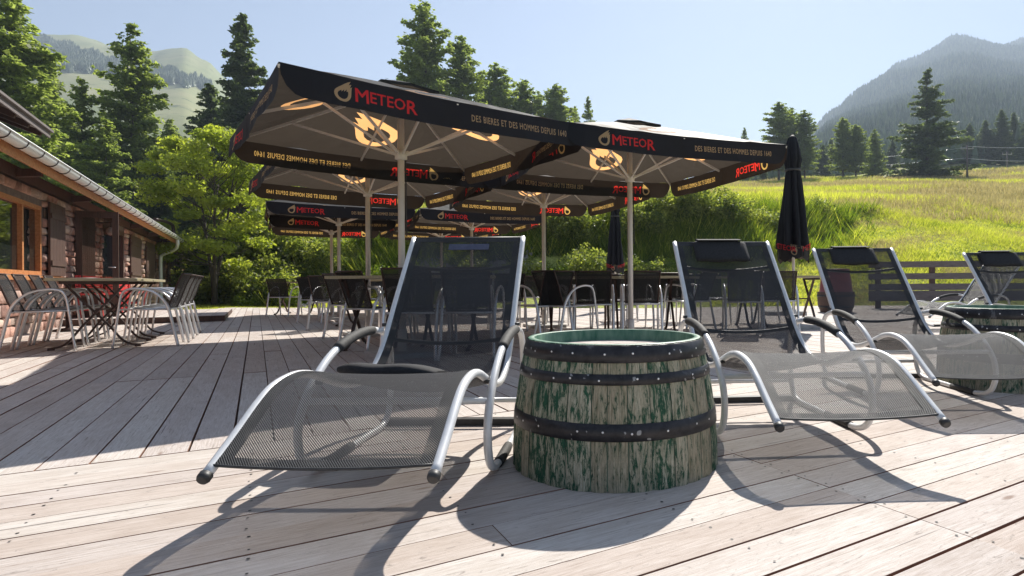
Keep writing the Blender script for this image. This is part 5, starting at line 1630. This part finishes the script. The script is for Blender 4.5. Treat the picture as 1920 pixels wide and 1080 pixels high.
# pale stones showing on the lower bank
mb = MB()
Xs, Ys = sample(900, 560, 1000, 21.0, 24.6)
for x, y in zip(Xs, Ys):
    r = random.uniform(.06, .20); z = tz(x, y)
    t0 = random.uniform(0, 6.28); ring = []
    lo = [mb.vert((x + r * 1.3 * math.cos(t0 + q * PI / 3) * random.uniform(.7, 1.1), y + r * math.sin(t0 + q * PI / 3) * random.uniform(.7, 1.1), z - .05)) for q in range(6)]
    hi = [mb.vert((x + r * .8 * math.cos(t0 + q * PI / 3) * random.uniform(.6, 1.1), y + r * .7 * math.sin(t0 + q * PI / 3), z + r * random.uniform(.45, .8))) for q in range(6)]
    for q in range(6): mb.face((lo[q], lo[(q + 1) % 6], hi[(q + 1) % 6], hi[q]))
    mb.face(hi)
tag(mb.build('bank_stones', [M['rock']]), 'pale loose stones scattered over the lower bank', 'stones', None, 'stuff')

# far forests: one low cone tree per stem, too many to count
def forest(name, label, X, Y, hmin, hmax, seed):
    g = np.random.default_rng(seed); n = len(X); Z = terrain(X, Y)
    h = g.uniform(hmin, hmax, n); r = h * g.uniform(.15, .24, n)
    tiers = [(0.08, 1.0, .52), (.34, .74, .80), (.62, .45, 1.02)]; ns = 6
    Vs, Fs = [], []; b = 0
    for z0, rf, z1 in tiers:
        a = g.uniform(0, 2 * PI, n)
        V = np.empty((n, ns + 1, 3))
        for q in range(ns):
            j = g.uniform(.72, 1.2, n)
            V[:, q, 0] = X + r * rf * j * np.cos(a + q * 2 * PI / ns); V[:, q, 1] = Y + r * rf * j * np.sin(a + q * 2 * PI / ns); V[:, q, 2] = Z + h * (z0 + g.uniform(-.05, .03, n))
        V[:, ns, 0] = X; V[:, ns, 1] = Y; V[:, ns, 2] = Z + h * z1
        base = b + np.arange(n)[:, None] * (ns + 1)
        for q in range(ns): Fs.append(np.stack([base[:, 0] + q, base[:, 0] + (q + 1) % ns, base[:, 0] + ns], 1))
        Vs.append(V.reshape(-1, 3)); b += n * (ns + 1)
    F = np.vstack(Fs); V = np.vstack(Vs)
    o = mesh_np(name, V, F, M['far_trees'], attr=np.tile(g.random(n), len(Fs)))
    tag(o, label, 'forest', None, 'stuff')
def uY(n, u0, u1, Y0, Y1, pw=1.0):
    return sample(n, u0, u1, Y0, Y1, pw)
X, Y = uY(30000, 1515, 2120, 300, 1150, 1.15)
dens = np.sin(X * .013 + 2 * np.sin(Y * .007)) + np.sin(Y * .02 - X * .009)
k = (dens > -1.45) | (rng.random(len(X)) < .25)
forest('mountain_forest', 'dense conifer forest covering the mountain on the right', X[k], Y[k], 6, 12, 51)
# band of forest on the grassy ridge at left: between two image rows, followed on the ground
def band():
    X, Y = uY(30000, 40, 400, 260, 720)
    Z = terrain(X, Y); u = U0 + FPX * X / Y; v = VH - FPX * ((Z - CH) / Y + X / Y * ROLL)
    top = np.interp(u, [60, 100, 200, 290, 390], [72, 80, 112, 128, 158]) + 4 * np.sin(u * .13); bot = np.interp(u, [60, 120, 200, 290, 390], [150, 134, 138, 150, 170]) + 3 * np.sin(u * .2)
    k = (v > top) & (v < bot)
    return X[k], Y[k]
X, Y = band(); forest('ridge_forest', 'dark band of conifers crossing the grassy ridge at upper left', X, Y, 5.5, 9, 52)
X, Y = uY(2400, 1380, 2100, 125, 320); forest('meadow_edge_forest', 'dark conifers massed along the top edge of the meadow', X, Y, 4.5, 8.5, 53)
X, Y = uY(700, -150, 620, 62, 150); forest('chalet_forest', 'dark conifers massed behind the larches at left', X, Y, 8, 13, 54)

# utility poles and cables
def upole(u, Y, vt, label):
    x, y = at(u, Y); z = tz(x, y); h = zrow(u, Y, vt) - z
    root = empty('utility_pole', (x, y, z), 0, label, 'utility pole', 'poles of the power line')
    mb = MB(); mb.tube([(x, y, z - .2), (x, y, z + h)], [.14, .09], 0, 8); mb.build('pole', [M['grey_wood']], root)
    mb = MB(); mb.beam((x - .9, y, z + h - .5), (x + .9, y, z + h - .5), .12, .12)
    for q in (-.8, 0, .8): mb.tube([(x + q, y, z + h - .45), (x + q, y, z + h - .2)], .05, 0, 6)
    mb.build('crossarm', [M['concrete']], root)
    return Vector((x, y, z + h - .3))
pA = upole(1890, 104, 284, 'pale utility pole at the right end of the meadow')
pB = upole(1815, 80, 272, 'thin utility pole just right of the large lone tree')
def cable(a, b, sag, label):
    mb = MB(); mb.tube([a.lerp(b, i / 12) + Vector((0, 0, -sag * 4 * (i / 12) * (1 - i / 12))) for i in range(13)], .022, 0, 5)
    tag(mb.build('power_cable', [M['alu']]), label, 'cable', 'power cables over the meadow')
def wp_(u, v, Y): x, y = at(u, Y); return Vector((x, y, zrow(u, Y, v)))
cable(wp_(1520, 300, 150), wp_(1815, 276, 80), .6, 'upper pale cable left of the thin utility pole')
cable(wp_(1520, 310, 150), wp_(1815, 296, 80), .6, 'lower pale cable left of the thin utility pole')
cable(wp_(1815, 274, 80), wp_(2000, 270, 95), .4, 'upper pale cable right of the thin utility pole')
cable(wp_(1815, 297, 80), wp_(2000, 297, 95), .4, 'lower pale cable right of the thin utility pole')

# ------------------------------------------------------------------ haze
def haze():
    m = bpy.data.materials.new('haze'); m.use_nodes = True; t = m.node_tree
    for n in list(t.nodes):
        if n.type != 'OUTPUT_MATERIAL': t.nodes.remove(n)
    v = t.nodes.new('ShaderNodeVolumePrincipled')
    v.inputs['Color'].default_value = (.66, .80, 1.0, 1); v.inputs['Density'].default_value = .00055; v.inputs['Anisotropy'].default_value = .25
    t.links.new(v.outputs[0], t.nodes['Material Output'].inputs['Volume'])
    mb = MB(); mb.box(-2900, 2900, -2900, 2900, -3, 640)
    o = mb.build('haze', [m]); tag(o, kind='stuff')
haze()
